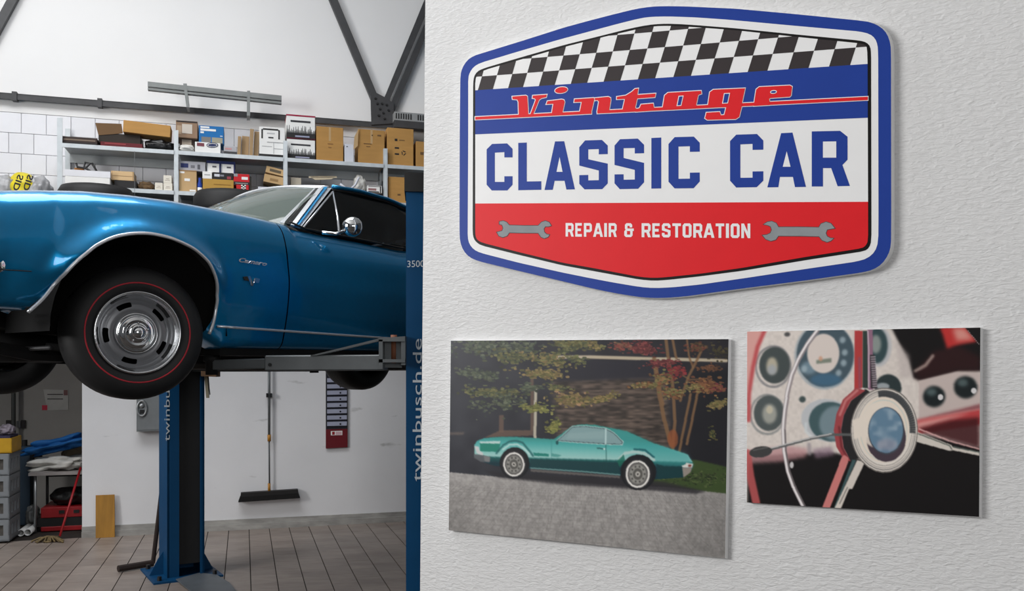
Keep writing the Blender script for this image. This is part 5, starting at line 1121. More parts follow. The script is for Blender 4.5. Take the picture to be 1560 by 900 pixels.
# top shelf, bay 1
def crumple(name, label, cat, cpx, rx, ry, off, m, zb, seed, group=None, depth=.12, amp=.22):
    """a soft crumpled lump: bag, rag, bundle"""
    a, z = B.sz(cpx[0], cpx[1], off); k = F/B.px(cpx[0], cpx[1], off).y; RX, RZ = rx/k, ry/k; r = np.random.default_rng(seed)
    kk = r.normal(0, 1, (9, 3)); kk = kk/np.linalg.norm(kk, axis=1)[:, None]*r.uniform(2.5, 8, 9)[:, None]; ph = r.uniform(0, 6.3, 9)
    V = []; nu, nvv = 40, 20
    for j in range(nvv+1):
        th = math.pi*j/nvv
        for i in range(nu):
            f_ = 2*math.pi*i/nu; dv = np.array([math.cos(f_)*math.sin(th), math.sin(f_)*math.sin(th), math.cos(th)])
            d = 1+amp*1.5*(np.mean(np.abs(np.sin(kk@dv+ph)))-.62)*2.2
            ca = math.copysign(abs(math.cos(f_))**.8, math.cos(f_)); sa = math.copysign(abs(math.sin(f_))**.8, math.sin(f_)); st2 = math.sin(th)**.7
            V.append(B.at(a+RX*d*ca*st2, max(zb, zb+RZ+RZ*d*math.cos(th)), off-depth+depth*d*sa*st2))
    Fq = [(j*nu+i, j*nu+(i+1) % nu, (j+1)*nu+(i+1) % nu, (j+1)*nu+i) for j in range(nvv) for i in range(nu)]
    o = fixn(mk(name, V, Fq, m, None, True)); return tag(o, label, cat, group)
m_bbag = mat('black_plastic_bag', (16, 16, 18), .3, bump=.4, bscale=18)
m_clear = mat('clear_film', (150, 150, 152), .2, var=.3, scale=12, bump=.5, bscale=14)
m_rag = mat('white_rag', (214, 212, 206), .9, bump=.3, bscale=20)
sbox('flat dark brown tray of parts at the left end of the top shelf', 94, 148, 201, 213, .40, .3, cm(52, 38, 32), zb=ZT, name='parts_tray', cat='tray', prints=((.0, 1., .0, .35, dk), (.05, .95, .55, .72, cm(120, 104, 90))))
sbox('folded dark red sheet lying on the top shelf', 153, 217, 210, 217, .42, .3, cm(96, 22, 30), zb=ZT, name='folded_sheet', cat='sheet', prints=((.1, .6, .55, .8, cm(150, 60, 62)),))
oc, _ = sbox('open dark carton with a raised flap above the red sheet', 150, 214, 193, 208, .36, .26, cm(40, 32, 24), zb=ZT+.045, name='open_carton', lid=None)
q = MB(); p = [B.px(x, y, .365) for x, y in [(145, 187), (185, 188.5), (187, 203), (150, 206)]]; q.prism(p, [v-B.n*.006 for v in p]); q.build('flap', brown, oc)
crumple('plastic_bag', 'black crumpled plastic bag under the long carton on the top shelf', 'bag', (241, 208), 22, 9.5, .40, m_bbag, ZT, 3, depth=.13)
sbox('long flat tan carton lying tilted on the black bag', 187, 259, 171, 189, .40, .2, m_card, zb=ZT+.125, skew=-.055, name='long_carton')
# bay 2
pb, z_ = sbox('brown box with torn paper stacked over a dark carton on the top shelf', 274, 296, 203, 226, .32, .2, cm(56, 40, 32), zb=ZT, prints=((.15, .8, .45, .95, cm(190, 176, 160)),))
sbox('film wrapped brown box on top of the dark carton', 268, 301, 177, 203, .36, .26, cm(140, 112, 88), zb=z_, prints=((.28, .75, .25, .8, cm(196, 186, 174)), (.02, .98, .9, .98, dk), (.05, .25, .2, .7, cm(170, 146, 120))))
crumple('paper_bag', 'crumpled white paper bag in front of the dark carton', 'bag', (284, 221), 10.5, 5.5, .43, m_rag, ZT, 9, depth=.045)
fb, z_ = sbox('white parts box with a dark oval emblem under the blue box', 297, 336, 213, 229, .42, .3, Wp, zb=ZT)
def oval(x, y, rx, ry, m, off, name, par, n=28):
    q = MB(); p = [B.px(*e, off) for e in ellp(x, y, rx, ry, 0, n)]; q.prism(p, [v-B.n*.001 for v in p]); return q.build(name, m, par)
oval(323.5, 221, 9, 4, cm(20, 30, 70), .4225, 'emblem', fb); oval(323.5, 221, 7.6, 2.9, Wp, .4235, 'emblem', fb); oval(323.5, 221, 6.6, 2.2, cm(40, 50, 90), .4245, 'emblem', fb)
q = MB(); p = [B.px(x, y, .4225) for x, y in [(300, 217), (311, 218), (311, 223), (300, 222)]]; q.prism(p, [v-B.n*.001 for v in p]); q.build('print', cm(120, 60, 70), fb)
sbox('blue product box with white lettering stacked on the white parts box', 303, 341, 186, 213, .38, .24, blu, zb=z_, prints=((.06, .42, .86, .95, Wp), (.06, .68, .70, .82, Wp), (.06, .2, .56, .66, Wp), (.85, .95, .44, .48, Wp), (.1, .48, .06, .36, cm(120, 116, 112)), (.52, .95, .06, .36, cm(150, 146, 128)), (.05, .97, .0, .05, K)))
sbox('small pale grey box beside the white parts box', 341, 361, 217, 230, .40, .2, cm(170, 168, 172), zb=ZT, prints=((.1, .6, .6, .8, cm(190, 140, 140)), (0., 1., 0., .4, cm(60, 60, 62))))
for k, (x0, x1, yt, sk) in enumerate(((361, 367, 203, -.04), (367, 379, 201, -.04), (379, 385.5, 191, -.04), (385.5, 394, 193, -.04))):
    sbox(('short narrow brown envelope beside the pale grey box', 'short wide brown envelope second from the pale grey box', 'tall narrow brown envelope behind the wider tall one', 'tall brown envelope touching the white box with line drawing')[k], x0+.4, x1-.4, yt, 232, (.40, .36, .41, .37)[k], .22, env, zb=ZT+.002, skew=sk, name='padded_envelope', cat='envelope', group='brown envelopes standing on the top shelf')
sbox('white box with black line drawing beside the envelopes', 395, 434, 187, 234, .38, .26, Wp, zb=ZT, prints=((0., 1., 0., .12, K), (.08, .14, .62, .92, K), (.74, .80, .62, .92, K), (.14, .74, .9, .95, K), (.35, .55, .64, .68, K), (.3, .98, .5, .52, cm(150, 150, 150)), (.1, .5, .36, .38, cm(170, 170, 170)), (.55, .57, .14, .5, cm(170, 170, 170)), (.55, .97, .3, .32, cm(170, 170, 170)), (.3, .6, .78, .82, cm(190, 190, 190))))
# bay 3
def skyline(t, pt, a0, W_, z0, H_, off):
    r = np.random.default_rng(4); q = MB(); n = 26
    for k in range(n):
        u0 = k/n; h = .34+.24*r.random()**2; p = [pt(a0+W_*u0, z0+H_*.2, off+.0012), pt(a0+W_*(u0+1.01/n), z0+H_*.2, off+.0012), pt(a0+W_*(u0+.7/n), z0+H_*h, off+.0012), pt(a0+W_*(u0+.3/n), z0+H_*h, off+.0012)]; q.prism(p, [v-B.n*.001 for v in p])
    q.build('skyline_print', K, t)
SKY = ((skyline, 0, 0, 0, 0), (0., 1., 0., .26, K), (.14, .84, .70, .78, cm(50, 50, 54)), (.3, .8, .10, .16, cm(150, 152, 176)))
_, z_ = sbox('white box with black skyline print, lower of a pair on the top shelf', 437, 480, 208, 239, .38, .28, Wp, zb=ZT, prints=SKY)
sbox('white box with black skyline print and crimson lid, upper of a pair', 436.5, 480, 171, 208, .38, .28, Wp, zb=z_, prints=SKY+((0., 1., 0., .06, crim),), lid=(.055, crim))
sbox('tan cardboard box beside the skyline boxes', 482, 523, 190, 243, .38, .3, m_card, zb=ZT, tape=True, prints=((.42, .62, .5, .53, cm(140, 100, 54)), (.44, .56, .40, .43, cm(140, 100, 54))))
sbox('narrow white box between two cardboard boxes on the top shelf', 525, 539, 217, 246, .38, .2, lil, zb=ZT, prints=((.2, .35, .84, .88, K),))
ob, _ = sbox('tan cardboard box with an open side flap on the top shelf', 546, 586, 197, 250, .38, .3, m_card, zb=ZT, tape=True, prints=((.5, .55, .82, .86, brown), (.72, .86, .83, .87, brown), (.2, .5, .58, .6, brown), (.3, .45, .5, .52, brown)))
q = MB(); p = [B.px(x, y, .40) for x, y in [(546, 196), (540, 208), (538.5, 228), (545, 222)]]; q.prism(p, [v-B.n*.006 for v in p]); q.build('flap', m_card2, ob)
def recyc(t, pt, a0, W_, z0, H_, off):
    q = MB()
    for k in range(3):
        a = 2.094*k+.5; c0_, c1_ = (.62+.10*math.cos(a), .36+.075*math.sin(a)), (.62+.10*math.cos(a+1.5), .36+.075*math.sin(a+1.5)); ci, ce = (.62+.06*math.cos(a+1.5), .36+.045*math.sin(a+1.5)), (.62+.06*math.cos(a), .36+.045*math.sin(a))
        p = [pt(a0+W_*u, z0+H_*v, off+.002) for u, v in (c0_, c1_, ci, ce)]; q.prism(p, [v-B.n*.0015 for v in p])
    q.build('recycling_mark', K, t)
sbox('tan cardboard box with black recycling print on the top shelf', 590, 630, 197, 255, .38, .3, m_card, zb=ZT, prints=((recyc, 0, 0, 0, 0), (.28, .44, .46, .50, K), (.28, .44, .30, .34, K), (.28, .38, .66, .72, K), (.45, .66, .68, .70, brown)))
sbox('small tan carton at the right end of the top shelf', 634, 655, 212, 252, .38, .3, m_card, zb=ZT, prints=((.3, .8, .5, .6, brown),))
# mid shelf, bay 1
wf, z_ = sbox('large flat white carton on the middle shelf', 99, 167.5, 264, 286, .48, .34, Wp, zb=ZM, lid=(.42, cm(222, 222, 226)))
q = MB(); q.tube([B.px(x, y, .36) for x, y in [(116, 250), (118, 256), (130, 258), (138, 250), (130, 249), (128, 256), (140, 264), (147, 262), (140, 250)]], .010, 6); o = q.build('cable_clamp', m_black, None, True); tag(o, 'black looped cable clamp lying on the flat white carton', 'clamp')
o.location.z = z_+.003
sbox('small brown block on the flat white carton', 113, 127, 256, 264, .34, .1, cm(150, 100, 50), zb=z_+.002, name='wooden_offcut', cat='wood')
bt_, z_ = sbox('long black tray on the middle shelf under a wooden crate', 174, 208, 273, 285, .42, .3, K, zb=ZM, name='parts_tray', cat='tray')
sbox('small pale wooden crate on the black tray', 169, 204, 259, 273, .42, .2, cm(206, 174, 130), zb=z_, name='wooden_crate', cat='crate', prints=((.02, .98, .46, .5, cm(150, 120, 84)), (.03, .06, .0, 1., cm(170, 136, 96)), (.94, .97, .0, 1., cm(170, 136, 96))))
q = MB(); q.lathe([(.0, 0), (.03, 0), (.03, .07), (.012, .11), (.012, .13), (0, .13)], B.at(B.sz(197, 260, .085)[0], ZM, .085), (0, 0, 1), 14); tag(q.build('bottle', cm(92, 84, 40), None, True), 'olive bottle behind the small wooden crate', 'bottle')
crumple('brown_bundle', 'brown and black bundle of small parts on the middle shelf', 'bundle', (222, 279), 11.5, 7, .40, mat('bundle', (92, 70, 44), .8, var=.6, scale=20, bump=.4, bscale=20), ZM, 12, depth=.06)
for k, (x0, x1, zb_) in enumerate(((236, 248, ZM), (249, 262.5, ZM), (249, 261.5, None))):
    if zb_ is None: zb_ = zs
    _, zs = sbox(('small cream parts box with nothing on top', 'small cream parts box carrying another beside the upright')[k] if k < 2 else 'small cream parts box on top of another beside the upright', x0, x1, 277, 289, .40, .12, cm(222, 216, 202), zb=zb_, group='small cream parts boxes' if k < 2 else None, prints=((.2, .8, .35, .4, cm(170, 160, 150)), (.3, .7, .55, .6, cm(170, 160, 150))))
# mid shelf, bay 2
_, z_ = sbox('square brown carton with white label on the middle shelf', 273, 299.5, 256.5, 290, .40, .26, m_card2, zb=ZM, prints=((.3, .62, .5, .62, Wp), (.6, .95, .05, .12, Wp), (.05, .3, .85, .93, Wp), (0., 1., .94, 1., cm(150, 118, 80))))
sbox('long pale grey box with blue label on the square carton', 272, 313, 244, 258.5, .38, .26, cm(164, 164, 170), zb=z_, prints=((.08, .36, .3, .75, navy), (.45, .6, .3, .6, cm(110, 110, 116)), (.7, .8, .2, .7, cm(90, 90, 96))))
sp = thing('spray_bottle', B.at(B.sz(304.4, 290, .385)[0], ZM, .385), 'small blue and white spray bottle between cartons', 'bottle'); pb_ = B.at(B.sz(304.4, 290, .385)[0], ZM, .385)
q = MB(); q.lathe([(0, 0), (.021, 0), (.021, .05), (0, .05)], pb_, (0, 0, 1), 14); q.build('label', Wp, sp, True); q = MB(); q.lathe([(.0215, .05), (.020, .085), (.012, .11), (.012, .14), (0, .14)], pb_, (0, 0, 1), 14); q.build('neck', cm(24, 60, 150), sp, True)
_, z_ = sbox('long yellowish carton on the middle shelf', 309, 356, 269, 291, .40, .26, cm(180, 140, 60), zb=ZM, prints=((.35, .9, .62, .68, cm(150, 112, 44)), (.1, .3, .3, .34, cm(150, 112, 44))))
sbox('small white box on the long yellowish carton', 308.5, 323, 256, 267, .40, .12, Wp, zb=z_, prints=((.2, .8, .5, .6, cm(150, 150, 150)),))
_, z2 = sbox('black box with white lettering on the long yellowish carton', 324, 355, 257, 268, .39, .22, K, zb=z_, prints=((.08, .34, .4, .75, lil), (.36, .55, .45, .7, cm(130, 130, 140)), (.7, .9, .1, .5, cm(150, 60, 70))))
for k, (x0, x1, lab) in enumerate(((315, 336, 'white box with navy lid above the small white box'), (337, 358, 'white box with navy lid on the black box, closer to the red boxes'))):
    sbox(lab, x0, x1, 238, 256, .36, .2, Wp, zb=z2, lid=(.22, navy), group='pair of white boxes with navy lids', prints=((.4, .7, .45, .58, cm(90, 90, 96)), (0., .07, 0., .8, cm(170, 172, 180)), (.9, 1., 0., .8, navy)))
_, z_ = sbox('round red tin with a checkered panel on the middle shelf', 360, 379, 279, 294, .42, .12, redp, zb=ZM, name='red_tin', cat='tin', prints=tuple((.38+.13*i, .38+.13*(i+1), .0+.125*j, .125*(j+1), Wp if (i+j) % 2 else K) for i in range(3) for j in range(8)))
sbox('red and black box with white lettering on the red tin', 356, 380, 262, 279, .40, .18, redp, zb=z_, prints=((.0, 1., .0, .3, K), (.5, .9, .5, .75, Wp), (.1, .9, .12, .2, cm(150, 146, 146)), (.0, .25, .75, 1., cm(150, 150, 154))))
sbox('dull grey carton behind the red boxes', 361, 383, 253, 288, .20, .12, cm(126, 122, 118), zb=ZM)
sbox('tan leaning box with dark label, upper of two by the upright', 404, 433, 253, 263, .38, .2, m_card2, zb=ZM+.20, skew=-.20, prints=((.2, .8, .3, .7, cm(96, 84, 66)),))
sbox('tan leaning box with faint label, lower of two by the upright', 401, 432, 264, 276, .38, .2, m_card2, zb=ZM+.115, skew=-.16, prints=((.3, .7, .3, .6, cm(150, 118, 76)),))
_, z_ = sbox('dark blue case under the leaning boxes', 393, 432, 277, 292, .38, .26, cm(40, 46, 60), zb=ZM, prints=((0., .4, .75, .98, lil), (0., .45, .0, .35, Wp)))
# mid shelf, bay 3
_, z_ = sbox('flat stack of white paper on the middle shelf', 438, 466, 277, 287, .40, .22, Wp, zb=ZM, name='paper_stack', cat='paper', prints=((.3, .95, .5, .7, cm(120, 40, 40)), (0., 1., .4, .44, cm(160, 160, 160))))
sbox('small beige carton on the stack of paper', 443, 459, 252, 274, .36, .16, beige, zb=z_)
bb_, _ = sbox('wide beige open carton on the middle shelf', 470, 513, 271, 290, .40, .24, cm(176, 160, 132), zb=ZM, prints=((.5, .58, .2, .7, cm(120, 40, 40)),))
q = MB(); p = [B.px(x, y, .402) for x, y in [(470, 271), (513, 271), (513, 268), (505, 273), (480, 274), (471, 268)]]; q.prism(p, [v-B.n*.004 for v in p]); q.build('flap', cm(196, 182, 156), bb_)
q = MB(); q.tube([B.px(x, y, .44) for x, y in [(518, 280), (526, 286), (534, 288), (541, 282), (547, 270)]], .012, 6); tag(q.build('cable', lil, None, True), 'white cable curving in front of the heaped rag', 'cable')
_, z_ = sbox('dark carton under the printed white box', 540, 583, 287, 300, .42, .28, dk, zb=ZM)
crumple('rag', 'white rag with a red corner heaped on the middle shelf', 'rag', (549, 275), 9, 14, .40, m_rag, z_-.004, 31, depth=.08)
sbox('white printed box with black frame lines beside the upright', 560, 582, 276, 287, .44, .2, Wp, zb=z_, prints=((.05, .95, .86, .94, K), (.85, .92, 0., .9, K), (.05, .6, .3, .6, cm(150, 110, 110)), (.05, .8, .05, .2, K)))
sbox('tall tan carton at the right end of the middle shelf', 592, 622, 260, 300, .40, .28, m_card, zb=ZM, prints=((.45, .6, .3, .36, brown),))
# tyres and a carton on the ledge in front
def tyre_flat(cx_, off, label, R=.33, H=.19):
    a, _ = B.sz(cx_, 290, off); p = B.at(a, ZL, off); q = MB(); q.lathe([(R*.62, .03), (R*.72, 0), (R*.92, .004), (R, .05), (R, H-.05), (R*.92, H-.004), (R*.72, H), (R*.62, H-.03)], p, (0, 0, 1), 40, closed=True)
    o = q.build('spare_tyre', m_rubber, None, True); return tag(o, label, 'tyre')
tyre_flat(147, .535, 'black tyre lying flat on the ledge below the white carton', R=.312, H=.185); tyre_flat(352, .535, 'black tyre lying flat on the ledge below the yellowish carton', H=.20)
sbox('tan carton with a white strip on the ledge near the lift post', 584, 619, 297, 318, .66, .2, m_card, zb=ZL, prints=((.45, .52, 0., 1., Wp), (.53, .58, 0., 1., cm(90, 70, 110))))
sbox('tan carton half hidden by the car roof on the ledge', 546, 583, 293, 312, .62, .16, m_card, zb=ZL, prints=((.9, 1., 0., .9, Wp),))
q = MB(); q.tube([B.px(205, 230, .47), B.px(205, 306, .47)], .0022, 4); tag(q.build('hanging_wire', m_alu), 'thin wire hanging straight down before the first shelf bay', 'wire')
# yellow and black bag of wrapped goods on the left
m_ybag = mat('yellow_film', (214, 196, 30), .4, bump=.3, bscale=12)
wrap = thing('wrapped_bundle', B.at(B.sz(22, 280, .5)[0], ZL, .5), 'clear film bundle with a yellow band with black letters beside the shelving', 'bundle')
for (x, rx_, mm, nm, sd) in ((2, 22, m_clear, 'film', 41), (56, 16, m_clear, 'film', 42), (31, 21, m_ybag, 'yellow_band', 43)):
    o = crumple(nm, None, None, (x, 284), rx_, 25 if mm is m_clear else 27, .5, mm, ZL+.0, sd, depth=.14, amp=.10 if mm is m_ybag else .2)
    o.location = Vector(o.location)-Vector(wrap.location); o.parent = wrap
for k, (s_, xa, ya, xb, yb, hx_, hy2) in enumerate((('SIDI', 36, 268, 26, 295, -9, -3), ('SIDI', 51, 268, 42, 295, -9, -3))):
    pA = B.px(xa, ya, .69); pB_ = B.px(xb, yb, .69); pC2 = B.px(xa+hx_, ya+hy2, .69)
    textquad('lettering', s_, pA, pB_, pC2, m_ink, wrap, bold=.03)
plank('bundle_shelf', 'plain steel deck carrying the film wrapped bundle', 'ledge', [(-2.3, aL-.11, ZL-.05, ZL, 0, .74)], m_conc)

# ================================================================== ON AND BEFORE THE WHITE WALL
# push broom hung on the wall
pbm = thing('push_broom', B.px(410, 760, .06), 'push broom with grey pole and yellow joints hung on the white wall', 'broom')
q = MB(); q.tube([B.px(410, 520, .05), B.px(410, 664, .05)], .013, 8); q.build('pole', mat('pole_grey', (112, 116, 118), .4, metal=.4), pbm, True)
q = MB(); q.tube([B.px(410, 660, .05), B.px(410.6, 748, .05)], .008, 8); q.build('lower_pole', mat('pole_dark', (84, 86, 88), .4, metal=.4), pbm, True)
for y0, y1, r_ in ((662, 672, .017), (736, 750, .013)): q = MB(); q.tube([B.px(410, y0, .05), B.px(410.2, y1, .05)], r_, 10); q.build('joint', mat('ochre_plastic', (170, 116, 30), .5), pbm, True)
q = MB()
for x in (407, 413): q.hexa(B.box(*[B.sz(x-1.4, 600, .06)[0], B.sz(x+1.4, 600, .06)[0]], B.sz(x, 605, .06)[1], B.sz(x, 599, .06)[1], 0, .075))
q.build('wall_clip', m_black, pbm)
q = MB(); p = [B.px(x, y, .09) for x, y in [(367, 751), (454, 745.5), (455, 755), (366, 760)]]; q.prism(p, [v-B.n*.08 for v in p]); q.build('head', mat('broom_black', (24, 22, 22), .7), pbm)
q = MB(); p = [B.px(x, y, .10) for x, y in [(366, 757), (455, 751), (457.5, 758.5), (363, 765)]]; q.prism(p, [v-B.n*.098 for v in p]); q.build('bristles', mat('bristles', (18, 17, 17), .95, bump=.6, bscale=120, stretch=(1, 1, .05)), pbm)
# rack of labelled pockets
rk = thing('document_rack', B.px(513, 682, .02), 'narrow wall rack with grey labelled pockets and a dark red base', 'wall rack')
xA, xB = 496.5, 529.5
def wq(pts, off, th, name, m, par): q = MB(); p = [B.px(x, y, off) for x, y in pts]; q.prism(p, [v-B.n*th for v in p]); return q.build(name, m, par)
wq([(xA, 560), (xB, 558), (xB, 681), (xA, 683)], .02, .02, 'back_plate', mat('rack_dark', (30, 30, 40), .6), rk)
wq([(xA, 654), (xB, 653), (xB, 681), (xA, 683)], .026, .025, 'base', mat('dark_red', (104, 16, 28), .5), rk)
bl = wq([(504, 656.5), (521.5, 656), (521.5, 662.5), (504, 663)], .0275, .001, 'label', Wp, rk); wq([(506, 657.5), (510, 657.3), (510, 662), (506, 662.2)], .0285, .001, 'mark', m_red, bl); wq([(511.5, 657.5), (520.5, 657.2), (520.5, 662), (511.5, 662.3)], .0285, .001, 'mark', cm(206, 170, 176), bl)
for k in range(9):
    y = 576+k*9.5
    if y > 650: break
    pk = wq([(xA+2, y), (xB-1, y-.6), (xB-1, y+5.6), (xA+2, y+6.2)], .034, .014, 'pocket', mat('pocket_grey', (160, 164, 184), .5), rk)
    q = MB(); q.lathe([(0, .003), (.009, .003), (.009, 0)], B.px(518.5, y+3.2, .034), B.n, 10); q.build('rivet', m_black, pk)
# grey meter cabinet
eb_ = thing('meter_cabinet', B.px(229, 658, .05), 'grey wall cabinet with an oval handle behind the far lift post', 'cabinet')
wq([(208, 560), (258, 558), (258, 655), (208, 657.5)], .10, .10, 'body', mat('cabinet_grey', (112, 116, 118), .55), eb_); dd = wq([(210, 562), (258, 560), (258, 653), (210, 655)], .104, .006, 'door', mat('cabinet_door', (118, 122, 124), .55), eb_)
hnd = [B.px(*e, .112) for e in ellp(216, 622, 7, 11.5, 0, 20)]; q = MB(); q.tube(hnd, .010, 6, closed=True); q.build('handle', m_alu, dd, True)
q = MB(); q.lathe([(0, .008), (.022, .008), (.022, 0)], B.px(215.5, 618, .105), B.n, 14); q.build('lock', m_alu, dd, True); wq([(213, 624), (220, 624), (220, 630), (213, 630)], .108, .003, 'keyhole_plate', m_black, dd)
# board leaning on the wall
w0_ = floorpx(147, 823.5); lbm = MB(); p = [B.at(B.sz(x, y, o_)[0], z, o_) for x, y, o_, z in ((146.5, 823, .05, .001), (175.5, 823, .05, .001), (175, 753, .02, B.sz(160, 753.5, .03)[1]), (146.5, 753, .02, B.sz(160, 753.5, .03)[1]))]
p = [v+B.n*.03 for v in p]; lbm.prism(p, [v-B.n*.018 for v in p]); tag(lbm.build('chipboard_offcut', mat('ochre_board', (164, 118, 44), .7, var=.15, scale=4, stretch=(6, 6, 1))), 'upright ochre board leaning against the white wall base', 'board')
# ================================================================== ALCOVE ON THE LEFT
def ap(x, y, off): return B.px(x, y, off)
OA = -.55
# steel pipe and wall things
q = MB(); p1_ = B.px(20.5, 640, -1.5); q.tube([(p1_.x, p1_.y, 0), (p1_.x, p1_.y, 2.5)], .022, 10); tag(q.build('steel_pipe', mat('pipe_grey', (70, 72, 70), .6), None, True), 'vertical grey pipe running up the alcove wall', 'pipe')
sw = thing('wall_switch', B.px(31, 652, -1.58), 'small grey switch boxes beside the alcove pipe', 'switch'); wq([(25, 641), (31, 641), (31, 651), (25, 651)], -1.57, .03, 'switch_plate', grey, sw); wq([(9, 640), (19, 640), (19, 652), (9, 652)], -1.57, .03, 'socket_plate', dk, sw); wq([(32, 640), (38, 640), (38, 652), (32, 652)], -1.57, .03, 'switch_plate', dk, sw)
nt_ = thing('paper_note', B.px(85, 625, -1.59), 'paper note with a red sticker on the dim alcove wall', 'note'); wq([(66, 593), (104, 594), (104, 624), (72, 625)], -1.595, .003, 'sheet', mat('grey_paper', (176, 174, 170), .9), nt_); wq([(64, 617), (72, 617), (72, 624.5), (64, 624.5)], -1.592, .003, 'sticker', mat('red_sticker', (190, 24, 60), .6), nt_)
for y in (600, 607): wq([(72, y), (96, y), (96, y+1.2), (72, y+1.2)], -1.592, .002, 'text_line', dk, nt_)
q = MB(); wq([(97, 594), (103, 594), (103, 602), (97, 602)], -1.592, .002, 'photo', cm(120, 84, 84), nt_)
# work table
tbl = thing('work_table', B.at(B.sz(85, 810, OA)[0], 0, OA), 'small grey work table in the alcove piled with cloths', 'table')
zt2 = B.sz(85, 719, -.35)[1]; ta0 = B.sz(43, 719, -.35)[0]; ta1 = SL+.03
q = MB(); q.hexa(B.box(ta0, ta1, zt2-.03, zt2, -1.0, -.35)); q.build('tabletop', mat('table_grey', (150, 144, 142), .6), tbl)
for a, o_ in ((ta0+.05, -.40), (ta1-.03, -.40), (ta0+.05, -.95), (ta1-.03, -.95)):
    q = MB(); q.tube([B.at(a, 0, o_), B.at(a, zt2-.03, o_)], .014, 8); q.build('leg', m_alu if o_ > -.5 else m_steel, tbl, True)
q = MB(); q.tube([B.at(ta0+.05, zt2-.10, -.95), B.at(ta1-.03, zt2-.10, -.95)], .012, 6); q.build('stretcher', m_steel, tbl, True)
m_bcl = mat('blue_cloth', (10, 92, 160), .7, bump=.3, bscale=10)
crumple('cloth', 'white rumpled cloths spread on the work table', 'cloth', (88, 710), 38, 9.5, -.45, m_rag, zt2, 51, depth=.16, amp=.6)
o = crumple('cloth', 'bright blue cloth heaped on the white cloths', 'cloth', (84, 690), 42, 10, -.50, m_bcl, zt2+.075, 52, depth=.16, amp=.5)
o.rotation_euler = (0, -.22, 0); o.location.z += .095
crumple('cloth', 'beige cloth edge at the back of the work table', 'cloth', (110, 690), 16, 16, -.83, mat('beige_cloth', (150, 136, 116), .9, bump=.2), zt2, 53, depth=.075, amp=.2)
q = MB(); q.lathe([(0, 0), (.04, 0), (.045, .12), (.02, .17), (.02, .2), (0, .2)], B.at(B.sz(57, 690, -.85)[0], zt2, -.85), (0, 0, 1), 14); tag(q.build('bottle', cm(48, 30, 24), None, True), 'dark brown bottle behind the cloths', 'bottle')
# under the table: red toolbox, black bag, pipes, film
rt = thing('toolbox', B.at(B.sz(95, 815, -.5)[0], 0, -.5), 'red steel toolbox with a black drawer under the work table', 'toolbox')
ra0, ra1 = B.sz(62, 810, -.42)[0], SL+.02
q = MB(); q.hexa(B.box(ra0, ra1, .0, .045, -.9, -.42)); q.hexa(B.box(ra0, ra1, .13, .23, -.9, -.42)); bevel(q.build('case', m_red, rt), .005); q = MB(); q.hexa(B.box(ra0-.05, ra1-.01, .045, .13, -.88, -.43)); q.build('drawer', m_black, rt)
for k in range(2): a = ra0+.16+.13*k; q = MB(); q.hexa(B.box(a, a+.05, .17, .20, -.42, -.412)); q.build('latch', m_black, rt)
crumple('plastic_bag', 'black bag slumped on the red toolbox', 'bag', (103, 777), 26, 13, -.48, mat('dark_bag', (26, 26, 26), .5, bump=.3), .23, 61, depth=.14)
crumple('plastic_film', 'grey crumpled film beside the red toolbox', 'film', (46, 800), 9, 16, -.64, mat('grey_film', (120, 122, 122), .3, bump=.4, bscale=14), 0, 62, depth=.12)
for k, (x, y) in enumerate(((31.4, 811.5), (42.2, 810.5))):
    c0_ = floorpx(x, y+5.5); c0_.z = .032; q = MB(); q.lathe([(.032, 0), (.032, .34), (.026, .34), (.026, 0)], c0_, -B.n, 18, closed=True); tag(q.build('plastic_tube', m_white, None, True), ('white plastic tube on the floor closer to the crates', 'white plastic tube on the floor closer to the table leg')[k], 'tube', 'white tubes under the work table')
# red mop
mp_ = thing('mop', floorpx(73, 826), 'mop with red handle and dirty beige head leaning on the work table', 'mop')
m0 = floorpx(91, 823); m0.z = .035; m1 = B.px(123, 712, -.30); q = MB(); q.tube([m0, m1], .011, 8); q.build('handle', m_red, mp_, True)
q = MB(); r = np.random.default_rng(8); hc = floorpx(74, 826); k_ = F/hc.y
for i in range(26):
    x0_ = r.uniform(-22, 20)/k_; s0_ = r.uniform(-.03, .05); q.tube([m0+Vector((r.uniform(-.03, .0), 0, 0)), hc+Vector((x0_*.6, s0_*.4, .035+r.uniform(0, .02))), hc+Vector((x0_*1.15, s0_, .012)), hc+Vector((x0_*1.15+r.uniform(-.03, .03), s0_+r.uniform(-.03, .02), .008))], .009, 5)
q.build('strings', mat('mop_strings', (112, 96, 66), .95, var=.3, scale=20), mp_, True)
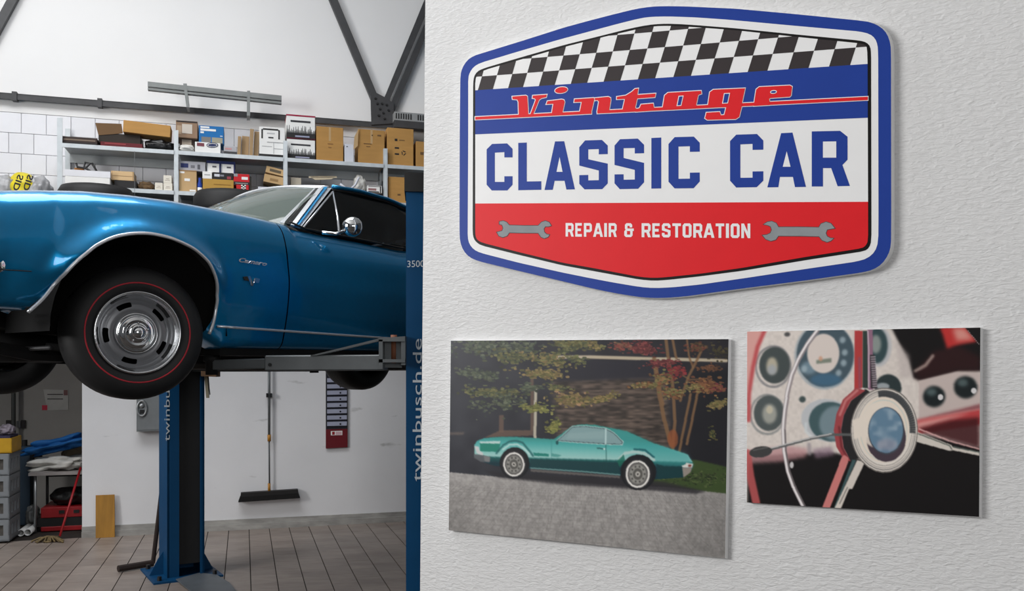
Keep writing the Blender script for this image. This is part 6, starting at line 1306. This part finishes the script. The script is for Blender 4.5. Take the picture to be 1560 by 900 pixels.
# stacked crates with a yellow box
m_crate = mat('grey_crate', (128, 132, 136), .6, var=.05)
zc_ = .02; ca1 = B.sz(28, 810, -.12)[0]; ca1f = B.sz(14.5, 810, .12)[0]
hcr = .225; labs = ('grey plastic crate at the bottom of the stack', 'grey plastic crate second from the floor in the stack', 'grey plastic crate third from the floor in the stack')
ctop = B.sz(14, 690, .1)[1]; hcr = (ctop-zc_)/4
for k in range(4):
    lab = (labs+('topmost grey plastic crate under the yellow box',))[k]
    t = thing('plastic_crate', B.at(ca1f-.2, zc_+k*hcr, -.1), lab, 'crate', 'stacked grey plastic crates')
    z0, z1 = zc_+k*hcr, zc_+(k+1)*hcr-.004; A0, A1 = ca1f-.42, ca1f; O0, O1 = -.28, .12
    q = MB()
    for (o0, o1) in ((O1-.012, O1), (O0, O0+.012)):
        q.hexa(B.box(A0, A1, z0, z0+.05, o0, o1)); q.hexa(B.box(A0, A1, z1-.05, z1, o0, o1))
        for a in np.linspace(A0, A1-.05, 4): q.hexa(B.box(a, a+.05, z0+.05, z1-.05, o0, o1))
    for (a0_, a1_) in ((A1-.012, A1), (A0, A0+.012)):
        q.hexa(B.box(a0_, a1_, z0, z0+.05, O0, O1)); q.hexa(B.box(a0_, a1_, z1-.05, z1, O0, O1))
        for o_ in np.linspace(O0, O1-.06, 4): q.hexa(B.box(a0_, a1_, z0+.05, z1-.05, o_, o_+.06))
    q.hexa(B.box(A0, A1, z0, z0+.012, O0, O1)); q.build('basket', m_crate, t)
    q = MB(); q.hexa(B.box(A0+.02, A1-.02, z0+.014, z1-.03, O0+.02, O1-.02)); q.build('contents', mat('crate_contents', (84, 80, 76), .8, var=.5, scale=14), t)
yb_ = thing('yellow_box', B.at(ca1f-.2, ctop, -.08), 'open yellow plastic box with bits in it on top of the grey crates', 'box')
q = MB(); z0, z1 = ctop+.0, ctop+.135; A0, A1, O0, O1 = ca1f-.38, ca1f+.015, -.26, .10
for b_2 in ((A0, A1, z0, z0+.01, O0, O1), (A0, A1, z0, z1, O1-.01, O1), (A0, A1, z0, z1, O0, O0+.01), (A0, A0+.01, z0, z1, O0, O1), (A1-.01, A1, z0, z1, O0, O1)): q.hexa(B.box(*b_2))
q.build('tub', m_yellow, yb_); q = MB(); q.hexa(B.box(A1-.30, A1-.02, z0+.01, z1+.02, O0+.03, O1-.03)); q.build('contents', mat('mixed_bits', (44, 40, 70), .6, var=.8, scale=18), yb_)
crumple('rag', 'pale rag and small bits heaped in the yellow box', 'rag', (8, 664), 10, 8, .02, mat('mixed_rag', (128, 120, 130), .8, var=.6, scale=14, bump=.3), z1+.02, 71, depth=.07)
# jerrycan behind the crates
jc = thing('canister', B.at(B.sz(36, 720, -.9)[0], 0, -.9), 'dark teal canister standing behind the crates', 'canister'); q = MB(); a = B.sz(36, 700, -.9)[0]; zj = B.sz(36, 672, -.9)[1]; q.hexa(B.box(a-.07, a+.07, 0, zj-.05, -1.05, -.85)); bevel(q.build('body', cm(34, 52, 68), jc), .02, 2); q = MB(); q.lathe([(0, .06), (.025, .06), (.025, 0)], B.at(a, zj-.05, -.95), (0, 0, 1), 12); q.build('cap', m_black, jc)
